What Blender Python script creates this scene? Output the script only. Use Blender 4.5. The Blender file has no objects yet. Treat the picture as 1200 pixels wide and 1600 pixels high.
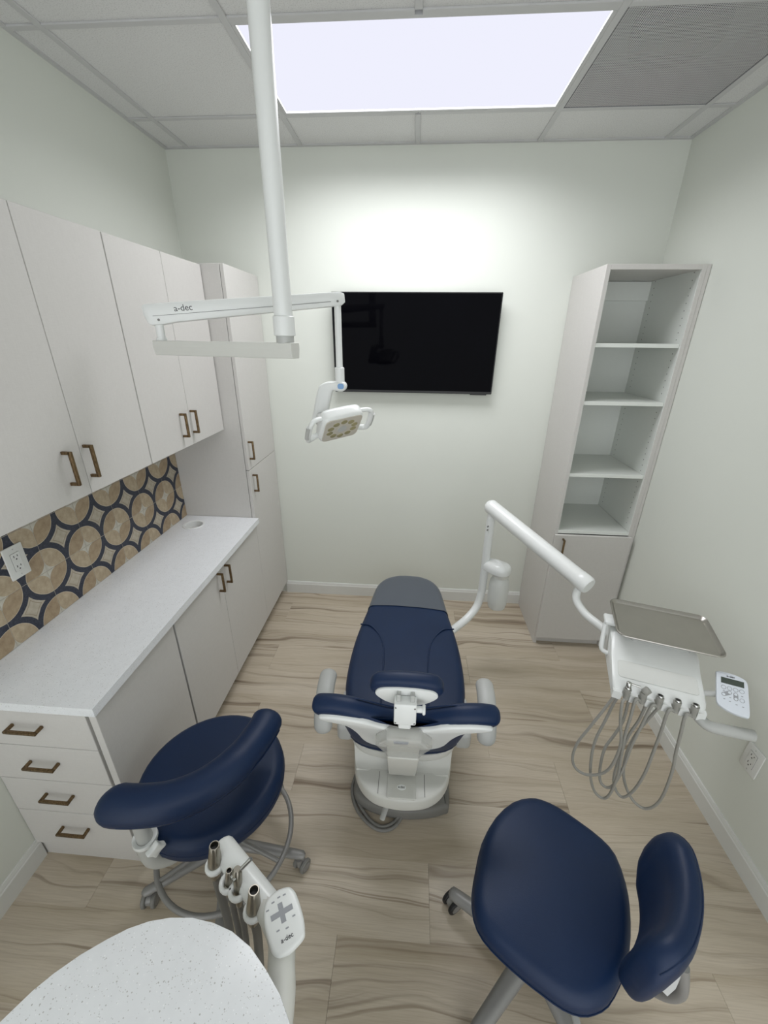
import bpy, bmesh, math, random
from mathutils import Vector, Matrix
random.seed(7)
S = bpy.context.scene
COL = S.collection
PI = math.pi

# ------------------------------------------------------------------ camera
cam_d = bpy.data.cameras.new('camera')
cam = bpy.data.objects.new('camera', cam_d)
COL.objects.link(cam)
cam_d.sensor_fit = 'VERTICAL'
cam_d.sensor_height = 36.0
cam_d.sensor_width = 27.0
cam_d.lens = 634.14 / 1600 * 36
cam_d.clip_start = 0.01
_yaw, _pit, _rol = -0.0688, -0.40782, 0.010457
_fw = Vector((math.sin(_yaw) * math.cos(_pit), math.cos(_yaw) * math.cos(_pit), math.sin(_pit)))
_rt = Vector((math.cos(_yaw), -math.sin(_yaw), 0))
_up = _rt.cross(_fw)
_r2 = _rt * math.cos(_rol) + _up * math.sin(_rol)
_u2 = -_rt * math.sin(_rol) + _up * math.cos(_rol)
cam.matrix_world = Matrix(((_r2.x, _u2.x, -_fw.x, 1.3767), (_r2.y, _u2.y, -_fw.y, -2.6655),
                           (_r2.z, _u2.z, -_fw.z, 1.873), (0, 0, 0, 1)))
S.camera = cam

# ------------------------------------------------------------------ world, exposure
W_ = bpy.data.worlds.new('world'); S.world = W_; W_.use_nodes = True
W_.node_tree.nodes['Background'].inputs[0].default_value = (0.95, 0.98, 1.0, 1)
W_.node_tree.nodes['Background'].inputs[1].default_value = 1.27
S.view_settings.view_transform = 'Standard'
S.view_settings.look = 'None'
S.view_settings.gamma = 1.0
S.view_settings.use_curve_mapping = False
S.view_settings.exposure = 0.5
PANEL_WATTS = 13.2
PANEL_STRENGTH = 0.70

# ------------------------------------------------------------------ room numbers (metres)
RW, RH, RY = 2.695, 2.779, -3.45        # width, height, open front end
G0, CT = 0.128, 0.6096                 # first ceiling tee, tile module
CD = 0.317                             # cut tile row at the back wall

# ------------------------------------------------------------------ helpers
def lin(c):
    return tuple((x / 255 / 12.92 if x <= 10 else ((x / 255 + 0.055) / 1.055) ** 2.4) for x in c)

ROOT = {}
def thing(name, label, cat, loc=(0, 0, 0), rz=0.0, group=None):
    o = bpy.data.objects.new(name, None); COL.objects.link(o)
    o.empty_display_size = 0.05
    o.location = loc; o.rotation_euler = (0, 0, rz)
    o['label'] = label; o['category'] = cat
    if group: o['group'] = group
    ROOT[o.name] = Matrix.Translation(Vector(loc)) @ Matrix.Rotation(rz, 4, 'Z')
    return o

def tag(o, label, cat, group=None):
    o['label'] = label; o['category'] = cat
    if group: o['group'] = group
    return o

def mk(name, bm, mat, parent=None, smooth=35, kind=None, origin=None, label=None):
    """one mesh object from a bmesh in world coordinates"""
    bmesh.ops.recalc_face_normals(bm, faces=bm.faces[:])
    if parent is not None:
        bm.transform(ROOT[parent.name].inverted())
    elif origin is not None:
        bm.transform(Matrix.Translation(-Vector(origin)))
    me = bpy.data.meshes.new(name)
    bm.to_mesh(me); bm.free()
    if smooth:
        me.polygons.foreach_set('use_smooth', [True] * len(me.polygons))
        me.set_sharp_from_angle(angle=math.radians(smooth))
    me.materials.append(mat)
    o = bpy.data.objects.new(name, me); COL.objects.link(o)
    if parent is not None:
        o.parent = parent; ROOT[o.name] = ROOT[parent.name]
    else:
        if origin is not None: o.location = origin
        ROOT[o.name] = Matrix.Translation(Vector(origin)) if origin is not None else Matrix()
    if kind: o['kind'] = kind
    if label: o['label'] = label
    return o

def B(): return bmesh.new()

def merge(bm, t, M=None):
    if M is not None: t.transform(M)
    me = bpy.data.meshes.new('tmp'); t.to_mesh(me); t.free()
    bm.from_mesh(me); bpy.data.meshes.remove(me)
    return bm

def box(bm, x0, x1, y0, y1, z0, z1, bev=0.0, seg=2, M=None):
    t = B()
    bmesh.ops.create_cube(t, size=1)
    bmesh.ops.scale(t, vec=(abs(x1 - x0), abs(y1 - y0), abs(z1 - z0)), verts=t.verts)
    bmesh.ops.translate(t, vec=((x0 + x1) / 2, (y0 + y1) / 2, (z0 + z1) / 2), verts=t.verts)
    if bev: bmesh.ops.bevel(t, geom=t.edges[:], offset=bev, segments=seg, profile=0.5, affect='EDGES')
    return merge(bm, t, M)

def crom(p, n=6, closed=False):
    p = [Vector(q) for q in p]; out = []
    N = len(p)
    for i in range(N if closed else N - 1):
        if closed: a, b, c, d = p[i - 1], p[i], p[(i + 1) % N], p[(i + 2) % N]
        else: a, b, c, d = p[max(i - 1, 0)], p[i], p[i + 1], p[min(i + 2, N - 1)]
        for k in range(n):
            t = k / n
            out.append(0.5 * ((2 * b) + (c - a) * t + (2 * a - 5 * b + 4 * c - d) * t * t + (3 * b - a - 3 * c + d) * t ** 3))
    if not closed: out.append(p[-1])
    return out

def rings(bm, R, caps=True, closed=False):
    V = [[bm.verts.new(q) for q in r] for r in R]
    n = len(V[0])
    for i in range(len(V) if closed else len(V) - 1):
        a, b = V[i], V[(i + 1) % len(V)]
        for k in range(n):
            bm.faces.new((a[k], a[(k + 1) % n], b[(k + 1) % n], b[k]))
    if caps and not closed:
        bm.faces.new(V[0][::-1]); bm.faces.new(V[-1])
    return bm

def tube(bm, pts, r, seg=12, closed=False, caps=True, flat=1.0, M=None, up=None):
    """sweep a round (or flattened) section along a path; r is a number or a list"""
    pts = [Vector(p) for p in pts]; N = len(pts)
    if not isinstance(r, (list, tuple)): r = [r] * N
    t = B(); R = []
    nrm = None
    for i, p in enumerate(pts):
        if closed: d = (pts[(i + 1) % N] - pts[i - 1])
        else: d = pts[min(i + 1, N - 1)] - pts[max(i - 1, 0)]
        d.normalize()
        if nrm is None:
            ref = Vector(up) if up else (Vector((0, 0, 1)) if abs(d.z) < 0.9 else Vector((1, 0, 0)))
            nrm = (ref - d * ref.dot(d)).normalized()
        else:
            nrm = (nrm - d * nrm.dot(d)).normalized()
        b = d.cross(nrm)
        R.append([p + (b * math.cos(a) + nrm * math.sin(a) * flat) * r[i] for a in [2 * PI * k / seg for k in range(seg)]])
    rings(t, R, caps, closed)
    return merge(bm, t, M)

def capsule(bm, a, b, r, seg=16, ends=4, flat=1.0, r2=None, up=None):
    """straight bar with rounded ends"""
    a, b = Vector(a), Vector(b); d = (b - a).normalized(); r2 = r if r2 is None else r2
    P, Rr = [], []
    for k in range(ends + 1):
        t = PI / 2 * k / ends
        P.append(a - d * r * 0.6 * math.cos(t)); Rr.append(max(r * math.sin(t), r * 0.05))
    for k in range(ends + 1):
        t = PI / 2 * (1 - k / ends)
        P.append(b + d * r2 * 0.6 * math.cos(t)); Rr.append(max(r2 * math.sin(t), r2 * 0.05))
    return tube(bm, P, Rr, seg, flat=flat, up=up)

def cyl(bm, a, b, r, seg=20, r2=None, bev=0.0):
    a, b = Vector(a), Vector(b); r2 = r if r2 is None else r2
    if bev:
        d = (b - a).normalized()
        return tube(bm, [a, a + d * bev, b - d * bev, b], [r - bev, r, r2, r2 - bev], seg)
    return tube(bm, [a, b], [r, r2], seg)

def lathe(bm, prof, M=None, seg=24):
    t = B(); R = []
    for r, z in prof:
        R.append([Vector((r * math.cos(2 * PI * k / seg), r * math.sin(2 * PI * k / seg), z)) for k in range(seg)])
    rings(t, R, True)
    return merge(bm, t, M)

def frame(o, x, y):
    x = Vector(x).normalized(); y = Vector(y); y = (y - x * y.dot(x)).normalized(); z = x.cross(y)
    o = Vector(o)
    return Matrix(((x.x, y.x, z.x, o.x), (x.y, y.y, z.y, o.y), (x.z, y.z, z.z, o.z), (0, 0, 0, 1)))

def ccw(p):
    a = sum(p[i][0] * p[(i + 1) % len(p)][1] - p[(i + 1) % len(p)][0] * p[i][1] for i in range(len(p)))
    return list(p) if a > 0 else list(p)[::-1]

def smooth2(p, n=4):
    return [(q.x, q.y) for q in crom([(a, b, 0) for a, b in p], n, True)]

def rrect(x0, x1, y0, y1, r, n=5):
    out = []
    for cx, cy, a0 in ((x1 - r, y1 - r, 0), (x0 + r, y1 - r, PI / 2), (x0 + r, y0 + r, PI), (x1 - r, y0 + r, 1.5 * PI)):
        for k in range(n + 1):
            a = a0 + PI / 2 * k / n
            out.append((cx + r * math.cos(a), cy + r * math.sin(a)))
    return out

def inset(p, d):
    n = len(p); out = []
    for i in range(n):
        a, b, c = Vector(p[i - 1]), Vector(p[i]), Vector(p[(i + 1) % n])
        t = (c - a)
        if t.length < 1e-9: out.append(p[i]); continue
        t.normalize(); out.append((b.x - t.y * d, b.y + t.x * d))
    return out

def prism(bm, outline, z0, z1, bev=0.0, seg=2, M=None):
    """flat plate with rounded upper and lower edges"""
    o = ccw(outline); R = []
    def ring(ins, z): return [Vector((x, y, z)) for x, y in (inset(o, ins) if ins else o)]
    if bev:
        for k in range(seg + 1):
            a = PI / 2 * k / seg; R.append(ring(bev * (1 - math.sin(a)), z0 + bev * (1 - math.cos(a))))
        for k in range(seg + 1):
            a = PI / 2 * k / seg; R.append(ring(bev * (1 - math.cos(a)), z1 - bev * (1 - math.sin(a))))
    else:
        R = [ring(0, z0), ring(0, z1)]
    t = B(); rings(t, R, True)
    return merge(bm, t, M)

def cushion(bm, outline, z0, z1, r, dome=0.01, rb=None, M=None, bend=None, seg=5):
    """upholstered pad: rounded rim, domed top"""
    o = ccw(outline); rb = r * 0.6 if rb is None else rb
    cx = sum(p[0] for p in o) / len(o); cy = sum(p[1] for p in o) / len(o); R = []
    def ring(ins, z): return [Vector((x, y, z)) for x, y in (inset(o, ins) if ins else o)]
    for k in range(seg + 1):
        a = PI / 2 * k / seg; R.append(ring(rb * (1 - math.sin(a)), z0 + rb * (1 - math.cos(a))))
    for k in range(seg + 1):
        a = PI / 2 * k / seg; R.append(ring(r * (1 - math.cos(a)), z1 - r * (1 - math.sin(a))))
    last = R[-1]
    for s in (0.92, 0.8, 0.62, 0.4, 0.2, 0.06):
        R.append([Vector((cx + (v.x - cx) * s, cy + (v.y - cy) * s, z1 + dome * (1 - s * s))) for v in last])
    t = B(); rings(t, R, True)
    if bend:
        for v in t.verts: v.co = bend(v.co)
    return merge(bm, t, M)

def text(name, s, size, M, mat, parent, ext=0.0004):
    c = bpy.data.curves.new('txt', 'FONT'); c.body = s; c.size = size; c.extrude = ext
    c.align_x = 'CENTER'; c.align_y = 'CENTER'
    o = bpy.data.objects.new('txt', c); COL.objects.link(o)
    bpy.context.view_layer.update()
    me = bpy.data.meshes.new_from_object(o.evaluated_get(bpy.context.evaluated_depsgraph_get()))
    bpy.data.objects.remove(o); bpy.data.curves.remove(c)
    bm = B(); bm.from_mesh(me); bpy.data.meshes.remove(me)
    bm.transform(M)
    return mk(name, bm, mat, parent, smooth=0)

def copy_tree(o, loc=None, rz=None, parent=None):
    c = o.copy(); COL.objects.link(c)
    if parent is not None: c.parent = parent
    if loc is not None: c.location = loc
    if rz is not None: c.rotation_euler = (0, 0, rz)
    for ch in list(o.children): copy_tree(ch, parent=c)
    return c

# ------------------------------------------------------------------ materials
class NT:
    def __init__(s, name):
        s.m = bpy.data.materials.new(name); s.m.use_nodes = True
        s.t = s.m.node_tree; s.b = s.t.nodes['Principled BSDF']
    def n(s, typ, **kw):
        nd = s.t.nodes.new(typ)
        for k, v in kw.items(): setattr(nd, k, v)
        return nd
    def link(s, a, b): s.t.links.new(a, b)
    def math(s, op, a, b=0.0, c=None):
        nd = s.n('ShaderNodeMath', operation=op)
        for i, v in enumerate((a, b) if c is None else (a, b, c)):
            if isinstance(v, (int, float)): nd.inputs[i].default_value = v
            else: s.link(v, nd.inputs[i])
        return nd.outputs[0]
    def mix(s, f, a, b):
        nd = s.n('ShaderNodeMix', data_type='RGBA')
        for sock, v in ((nd.inputs[0], f), (nd.inputs[6], a), (nd.inputs[7], b)):
            if isinstance(v, (int, float)): sock.default_value = v
            elif isinstance(v, tuple): sock.default_value = (*v[:3], 1)
            else: s.link(v, sock)
        return nd.outputs[2]
    def ramp(s, f, stops):
        nd = s.n('ShaderNodeValToRGB'); e = nd.color_ramp.elements
        while len(e) < len(stops): e.new(0.5)
        for el, (p, c) in zip(e, stops):
            el.position = p; el.color = (*c[:3], 1) if isinstance(c, tuple) else (c, c, c, 1)
        s.link(f, nd.inputs[0]); return nd.outputs[0]
    def noise(s, vec, scale, detail=2, rough=0.5, dist=0.0):
        nd = s.n('ShaderNodeTexNoise'); nd.inputs['Scale'].default_value = scale
        nd.inputs['Detail'].default_value = detail; nd.inputs['Roughness'].default_value = rough
        nd.inputs['Distortion'].default_value = dist
        if vec is not None: s.link(vec, nd.inputs['Vector'])
        return nd.outputs[0]
    def obj(s): return s.n('ShaderNodeTexCoord').outputs['Object']
    def mapping(s, vec, sc=(1, 1, 1), loc=None):
        nd = s.n('ShaderNodeMapping'); nd.inputs['Scale'].default_value = sc
        s.link(vec, nd.inputs['Vector'])
        if loc is not None: s.link(loc, nd.inputs['Location'])
        return nd.outputs[0]
    def bump(s, h, strength=0.1, dist=0.001):
        nd = s.n('ShaderNodeBump'); nd.inputs['Strength'].default_value = strength
        nd.inputs['Distance'].default_value = dist
        s.link(h, nd.inputs['Height']); s.link(nd.outputs[0], s.b.inputs['Normal'])
    def set(s, color=None, rough=None, metal=None, spec=None, alpha=None):
        for k, v in (('Base Color', color), ('Roughness', rough), ('Metallic', metal), ('Specular IOR Level', spec), ('Alpha', alpha)):
            if v is None: continue
            if isinstance(v, tuple): s.b.inputs[k].default_value = (*v[:3], 1)
            elif isinstance(v, (int, float)): s.b.inputs[k].default_value = v
            else: s.link(v, s.b.inputs[k])
        return s.m

def plain(name, rgb, rough=0.5, metal=0.0, spec=0.5, var=0.04, scale=30, bump=0.0, bscale=300):
    t = NT(name); c = lin(rgb); o = t.obj()
    n = t.noise(o, scale, 3)
    col = t.mix(n, tuple(x * (1 - var) for x in c), tuple(min(1, x * (1 + var)) for x in c))
    if bump: t.bump(t.noise(o, bscale, 2), bump, 0.0006)
    return t.set(col, rough, metal, spec)

MT = {}
MT['wall'] = plain('wall paint', (217, 220, 212), 0.75, spec=0.25, var=0.012, scale=3, bump=0.25, bscale=260)
MT['trim'] = plain('trim paint', (216, 217, 213), 0.45, var=0.02)
MT['tee'] = plain('ceiling tee', (196, 196, 196), 0.45, var=0.01)
MT['whiteplastic'] = plain('white enamel', (226, 228, 226), 0.28, var=0.012)
MT['greyplastic'] = plain('pale grey plastic', (178, 179, 176), 0.42, var=0.02)
MT['shell'] = plain('warm white plastic', (206, 206, 200), 0.4, var=0.015)
MT['base'] = plain('grey base', (122, 121, 117), 0.55, var=0.03)
MT['stoolgrey'] = plain('painted grey metal', (140, 139, 137), 0.4, metal=0.25, var=0.02)
MT['hose'] = plain('grey hose', (150, 149, 143), 0.5, var=0.03)
MT['darkhose'] = plain('dark grey hose', (104, 102, 97), 0.5, var=0.03)
MT['black'] = plain('black rubber', (24, 24, 25), 0.55, var=0.05)
MT['gap'] = plain('dark gap', (70, 68, 65), 0.7, var=0.02)
MT['chrome'] = plain('chrome', (205, 205, 203), 0.16, metal=1.0, var=0.02)
MT['steel'] = plain('brushed steel', (178, 174, 168), 0.3, metal=1.0, var=0.06, scale=14)
MT['nickel'] = plain('satin nickel', (158, 153, 142), 0.3, metal=1.0, var=0.04)
MT['logo'] = plain('print ink', (52, 52, 54), 0.6)
MT['inkgrey'] = plain('grey print', (152, 154, 158), 0.6)
MT['tvframe'] = plain('television bezel', (14, 14, 15), 0.35)
MT['shelfwhite'] = plain('white melamine', (222, 225, 220), 0.5, var=0.01)
MT['lcd'] = plain('display glass', (70, 78, 72), 0.25)
MT['padface'] = plain('pad face', (214, 219, 226), 0.35, var=0.01)
MT['lens'] = plain('lamp lens', (196, 190, 178), 0.2, var=0.03)
MT['led'] = plain('lamp reflector', (176, 168, 128), 0.25, metal=0.4, var=0.25, scale=60)
MT['bluelabel'] = plain('blue label', (120, 160, 205), 0.4)

def m_laminate():
    t = NT('greige linen laminate'); o = t.obj()
    a = t.noise(t.mapping(o, (40, 40, 500)), 1.0, 2)
    b = t.noise(t.mapping(o, (500, 500, 40)), 1.0, 2)
    f = t.math('MULTIPLY', t.math('ADD', a, b), 0.5)
    col = t.mix(f, lin((194, 191, 187)), lin((210, 208, 204)))
    return t.set(col, 0.5, spec=0.35)
MT['lam'] = m_laminate()

def m_brass():
    t = NT('antique brass'); o = t.obj()
    n = t.noise(t.mapping(o, (90, 90, 20)), 4, 4)
    col = t.ramp(n, [(0.3, lin((88, 72, 52))), (0.55, lin((122, 101, 74))), (0.8, lin((156, 134, 102)))])
    return t.set(col, 0.36, 0.85)
MT['brass'] = m_brass()

def m_quartz():
    t = NT('white quartz'); o = t.obj()
    n2 = t.noise(o, 40, 3)
    col = t.mix(n2, lin((222, 224, 226)), lin((232, 234, 236)))
    for sc, th, size, c in ((240, 0.07, 0.30, (170, 169, 165)), (420, 0.10, 0.34, (186, 186, 184)), (300, 0.08, 0.30, (244, 245, 246))):
        v = t.n('ShaderNodeTexVoronoi'); v.inputs['Scale'].default_value = sc; t.link(o, v.inputs['Vector'])
        sp = t.n('ShaderNodeSeparateColor'); t.link(v.outputs['Color'], sp.inputs[0])
        f = t.math('MULTIPLY', t.math('LESS_THAN', sp.outputs[0], th), t.math('LESS_THAN', v.outputs['Distance'], size))
        col = t.mix(t.math('MULTIPLY', f, 0.8), col, lin(c))
    return t.set(col, 0.22, spec=0.5)
MT['quartz'] = m_quartz()

def m_vinyl():
    t = NT('navy vinyl'); o = t.obj()
    v = t.n('ShaderNodeTexVoronoi'); v.inputs['Scale'].default_value = 420; t.link(o, v.inputs['Vector'])
    n = t.noise(o, 6, 2)
    t.bump(v.outputs['Distance'], 0.18, 0.0006)
    return t.set(t.mix(n, lin((9, 31, 62)), lin((13, 38, 72))), 0.46, spec=0.34)
MT['vinyl'] = m_vinyl()
MT['toevinyl'] = plain('grey toe cover', (80, 86, 95), 0.32, var=0.03)

def m_floor():
    t = NT('pale oak vinyl plank'); o = t.obj()
    rnd = t.n('ShaderNodeObjectInfo').outputs['Random']
    cmb = t.n('ShaderNodeCombineXYZ')
    t.link(t.math('MULTIPLY', rnd, 37.0), cmb.inputs[0]); t.link(t.math('MULTIPLY', rnd, 91.0), cmb.inputs[1]); t.link(t.math('MULTIPLY', rnd, 13.0), cmb.inputs[2])
    p = t.mapping(o, (1, 1, 1), cmb.outputs[0])
    warp = t.noise(t.mapping(p, (1.7, 5.0, 1)), 1.0, 2, 0.5)
    wv = t.n('ShaderNodeCombineXYZ'); t.link(t.math('MULTIPLY', t.math('SUBTRACT', warp, 0.5), 0.16), wv.inputs[1])
    va = t.n('ShaderNodeVectorMath', operation='ADD'); t.link(p, va.inputs[0]); t.link(wv.outputs[0], va.inputs[1])
    q = va.outputs[0]
    broad = t.noise(t.mapping(q, (0.55, 8.0, 1)), 1.0, 3, 0.55)
    lines = t.noise(t.mapping(q, (0.30, 19.0, 1)), 1.0, 4, 0.62)
    fine = t.noise(t.mapping(p, (9, 260, 1)), 1.0, 3, 0.6)
    base = t.ramp(broad, [(0.28, lin((172, 159, 138))), (0.47, lin((191, 179, 160))), (0.7, lin((203, 192, 175)))])
    streak = t.ramp(lines, [(0.31, 0.95), (0.365, 0.55), (0.41, 0.2), (0.49, 0.0)])
    c1 = t.mix(streak, base, lin((112, 96, 78)))
    l2 = t.noise(t.mapping(q, (0.5, 62.0, 1)), 1.0, 2, 0.5)
    c1 = t.mix(t.ramp(l2, [(0.30, 0.6), (0.36, 0.15), (0.40, 0.0)]), c1, lin((124, 107, 88)))
    f2 = t.ramp(fine, [(0.35, 0.16), (0.6, 0.0)])
    c2 = t.mix(f2, c1, lin((120, 102, 82)))
    tint = t.mix(t.math('MULTIPLY', rnd, 0.10), c2, lin((146, 132, 112)))
    t.bump(fine, 0.12, 0.0004)
    return t.set(tint, 0.42, spec=0.4)
MT['floor'] = m_floor()

def m_ceiling_tile():
    t = NT('mineral ceiling tile'); o = t.obj()
    n = t.noise(o, 220, 3, 0.7); n2 = t.noise(o, 60, 2)
    t.bump(n, 0.6, 0.002)
    col = t.mix(t.ramp(n, [(0.35, 1.0), (0.48, 0.0)]), lin((222, 222, 221)), lin((200, 200, 199)))
    return t.set(t.mix(t.math('MULTIPLY', n2, 0.1), col, lin((205, 205, 204))), 0.9, spec=0.1)
MT['ctile'] = m_ceiling_tile()

def m_perf():
    t = NT('perforated metal'); o = t.obj()
    sp = t.n('ShaderNodeSeparateXYZ'); t.link(o, sp.inputs[0])
    pitch = 0.0066
    def cell(s): return t.math('SUBTRACT', t.math('FRACT', t.math('MULTIPLY', s, 1 / pitch)), 0.5)
    a, b = cell(sp.outputs[0]), cell(sp.outputs[1])
    d = t.math('ADD', t.math('MULTIPLY', a, a), t.math('MULTIPLY', b, b))
    hole = t.math('LESS_THAN', d, 0.36 ** 2)
    t.set(lin((206, 206, 207)), 0.5, alpha=t.math('SUBTRACT', 1.0, hole))
    return t.m
MT['perf'] = m_perf()
MT['plenum'] = plain('grey plenum', (128, 129, 132), 0.8)
MT['collar'] = plain('dark duct', (48, 49, 52), 0.7)

def m_tile():
    """encaustic look tile: quarter discs at the corners, star in the middle (object centre = tile centre)"""
    t = NT('patterned tile'); o = t.obj()
    sp = t.n('ShaderNodeSeparateXYZ'); t.link(o, sp.inputs[0])
    y, z = sp.outputs[1], sp.outputs[2]
    h = 0.099
    u = t.math('SUBTRACT', h, t.math('ABSOLUTE', y)); v = t.math('SUBTRACT', h, t.math('ABSOLUTE', z))
    wob = t.math('MULTIPLY', t.math('SUBTRACT', t.noise(o, 30, 2), 0.5), 0.004)
    r = t.math('ADD', t.math('SQRT', t.math('ADD', t.math('MULTIPLY', u, u), t.math('MULTIPLY', v, v))), wob)
    c = 0.047
    uc, vc = t.math('SUBTRACT', u, c), t.math('SUBTRACT', v, c)
    r2 = t.math('SQRT', t.math('ADD', t.math('MULTIPLY', uc, uc), t.math('MULTIPLY', vc, vc)))
    star = t.math('MULTIPLY', t.math('MULTIPLY', t.math('LESS_THAN', u, c), t.math('LESS_THAN', v, c)), t.math('GREATER_THAN', r2, c))
    mott = t.noise(o, 38, 4, 0.65); mott2 = t.noise(o, 160, 3, 0.6)
    sgn = t.math('GREATER_THAN', t.math('MULTIPLY', y, z), 0.0)
    tanA = t.ramp(mott, [(0.3, lin((146, 126, 101))), (0.7, lin((172, 154, 127)))])
    tanB = t.ramp(mott, [(0.3, lin((163, 146, 121))), (0.7, lin((188, 173, 148)))])
    disc = t.mix(sgn, tanA, tanB)
    edge = t.math('MULTIPLY', t.math('LESS_THAN', t.math('ABSOLUTE', t.math('SUBTRACT', r2, c + 0.0015)), 0.0016),
                  t.math('MULTIPLY', t.math('LESS_THAN', u, c + 0.002), t.math('LESS_THAN', v, c + 0.002)))
    disc = t.mix(t.math('MULTIPLY', edge, 0.55), disc, lin((110, 98, 82)))
    disc = t.mix(star, disc, t.ramp(mott, [(0.3, lin((180, 176, 163))), (0.7, lin((202, 199, 188)))]))
    rim = t.math('GREATER_THAN', r, 0.0855)
    disc = t.mix(rim, disc, lin((196, 184, 162)))
    navy = t.ramp(mott2, [(0.3, lin((40, 43, 54))), (0.7, lin((62, 66, 79)))])
    cream = t.ramp(mott, [(0.3, lin((166, 156, 138))), (0.7, lin((188, 180, 164)))])
    l1 = t.math('LESS_THAN', t.math('ABSOLUTE', t.math('SUBTRACT', r, 0.118)), 0.0013)
    cream = t.mix(t.math('MULTIPLY', l1, 0.7), cream, lin((132, 119, 98)))
    col = t.mix(t.math('GREATER_THAN', r, 0.0875), disc, navy)
    col = t.mix(t.math('GREATER_THAN', r, 0.1095), col, cream)
    return t.set(col, 0.5, spec=0.35)
MT['tile'] = m_tile()
MT['grout'] = plain('grout', (176, 170, 158), 0.85)

def m_emit(name, rgb, s):
    m = bpy.data.materials.new(name); m.use_nodes = True; t = m.node_tree
    t.nodes.remove(t.nodes['Principled BSDF'])
    e = t.nodes.new('ShaderNodeEmission'); e.inputs[0].default_value = (*lin(rgb), 1); e.inputs[1].default_value = s
    t.links.new(e.outputs[0], t.nodes['Material Output'].inputs[0]); return m
MT['panel'] = m_emit('lit panel', (240, 241, 255), PANEL_STRENGTH)

def m_clear(name, rgb, alpha, rough):
    t = NT(name); n = t.noise(t.obj(), 12, 2)
    c = lin(rgb)
    return t.set(t.mix(n, c, tuple(min(1, x * 1.04) for x in c)), rough, alpha=alpha)
MT['clear'] = m_clear('frosted clear cover', (214, 214, 209), 0.42, 0.2)
MT['bottle'] = m_clear('translucent bottle', (222, 224, 221), 0.72, 0.3)
MT['acrylic'] = m_clear('frosted post', (190, 191, 187), 0.8, 0.3)

def m_screen():
    t = NT('television glass'); n = t.noise(t.obj(), 4, 2)
    return t.set(t.mix(n, lin((2, 2, 4)), lin((4, 4, 8))), 0.05, spec=0.035)
MT['screen'] = m_screen()

# ================================================================== THE ROOM
def struct(name, bm, mat, smooth=0, origin=None):
    return mk(name, bm, mat, None, smooth, 'structure', origin)

bm = B(); box(bm, -0.12, 0, RY, 0.12, 0, RH + 0.3); struct('wall_left', bm, MT['wall'])
bm = B(); box(bm, 0, RW, 0, 0.12, 0, RH + 0.3); struct('wall_back', bm, MT['wall'])
bm = B(); box(bm, RW, RW + 0.12, RY, 0.12, 0, RH + 0.3); struct('wall_right', bm, MT['wall'])

def baseboard(name, a, b, inward):
    """moulded board: flat face with a stepped top, extruded from a to b"""
    a, b, n = Vector(a), Vector(b), Vector(inward)
    prof = [(0, 0), (0.013, 0), (0.013, 0.078), (0.010, 0.083), (0.010, 0.087), (0.006, 0.099), (0, 0.099)]
    bm = B(); rings(bm, [[p + n * d + Vector((0, 0, z)) for d, z in prof] for p in (a, b)], True)
    return struct(name, bm, MT['trim'])
baseboard('baseboard_back', (0.43, 0, 0), (2.245, 0, 0), (0, -1, 0))
baseboard('baseboard_right', (RW, -0.43, 0), (RW, RY, 0), (-1, 0, 0))
baseboard('baseboard_left', (0, -1.835, 0), (0, RY, 0), (1, 0, 0))

# floor: a slab carrying one object per plank
bm = B(); box(bm, 0, RW, RY, 0, -0.1, -0.004)
floor = struct('floor', bm, MT['gap'])
PW, PL, PY0 = 0.2286, 1.2192, -1.293
seam = {0: 2.113, 2: 1.50, 3: 1.185}
plank_me = {}
def plank(x0, x1, y0, y1):
    key = (round(x1 - x0, 3), round(y1 - y0, 3))
    if key not in plank_me:
        b = B(); w, h = key[0] / 2 - 0.0003, key[1] / 2 - 0.00012
        box(b, -w, w, -h, h, -0.004, 0, 0.0003, 1)
        me = bpy.data.meshes.new('plank'); bmesh.ops.recalc_face_normals(b, faces=b.faces[:]); b.to_mesh(me); b.free()
        me.materials.append(MT['floor']); plank_me[key] = me
    o = bpy.data.objects.new('plank', plank_me[key]); COL.objects.link(o)
    o.location = ((x0 + x1) / 2, (y0 + y1) / 2, 0); o.parent = floor
for k in range(-6, 13):
    ya, yb = PY0 - PW * k, PY0 - PW * (k + 1)
    ya, yb = min(ya, 0), max(yb, RY)
    if ya - yb < 0.02: continue
    s = seam.get(k, (0.37 * k * 1.7) % PL)
    x = s - PL * 4
    while x < RW:
        a, b = max(x, 0), min(x + PL, RW)
        if b - a > 0.03: plank(a, b, yb, ya)
        x += PL

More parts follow.
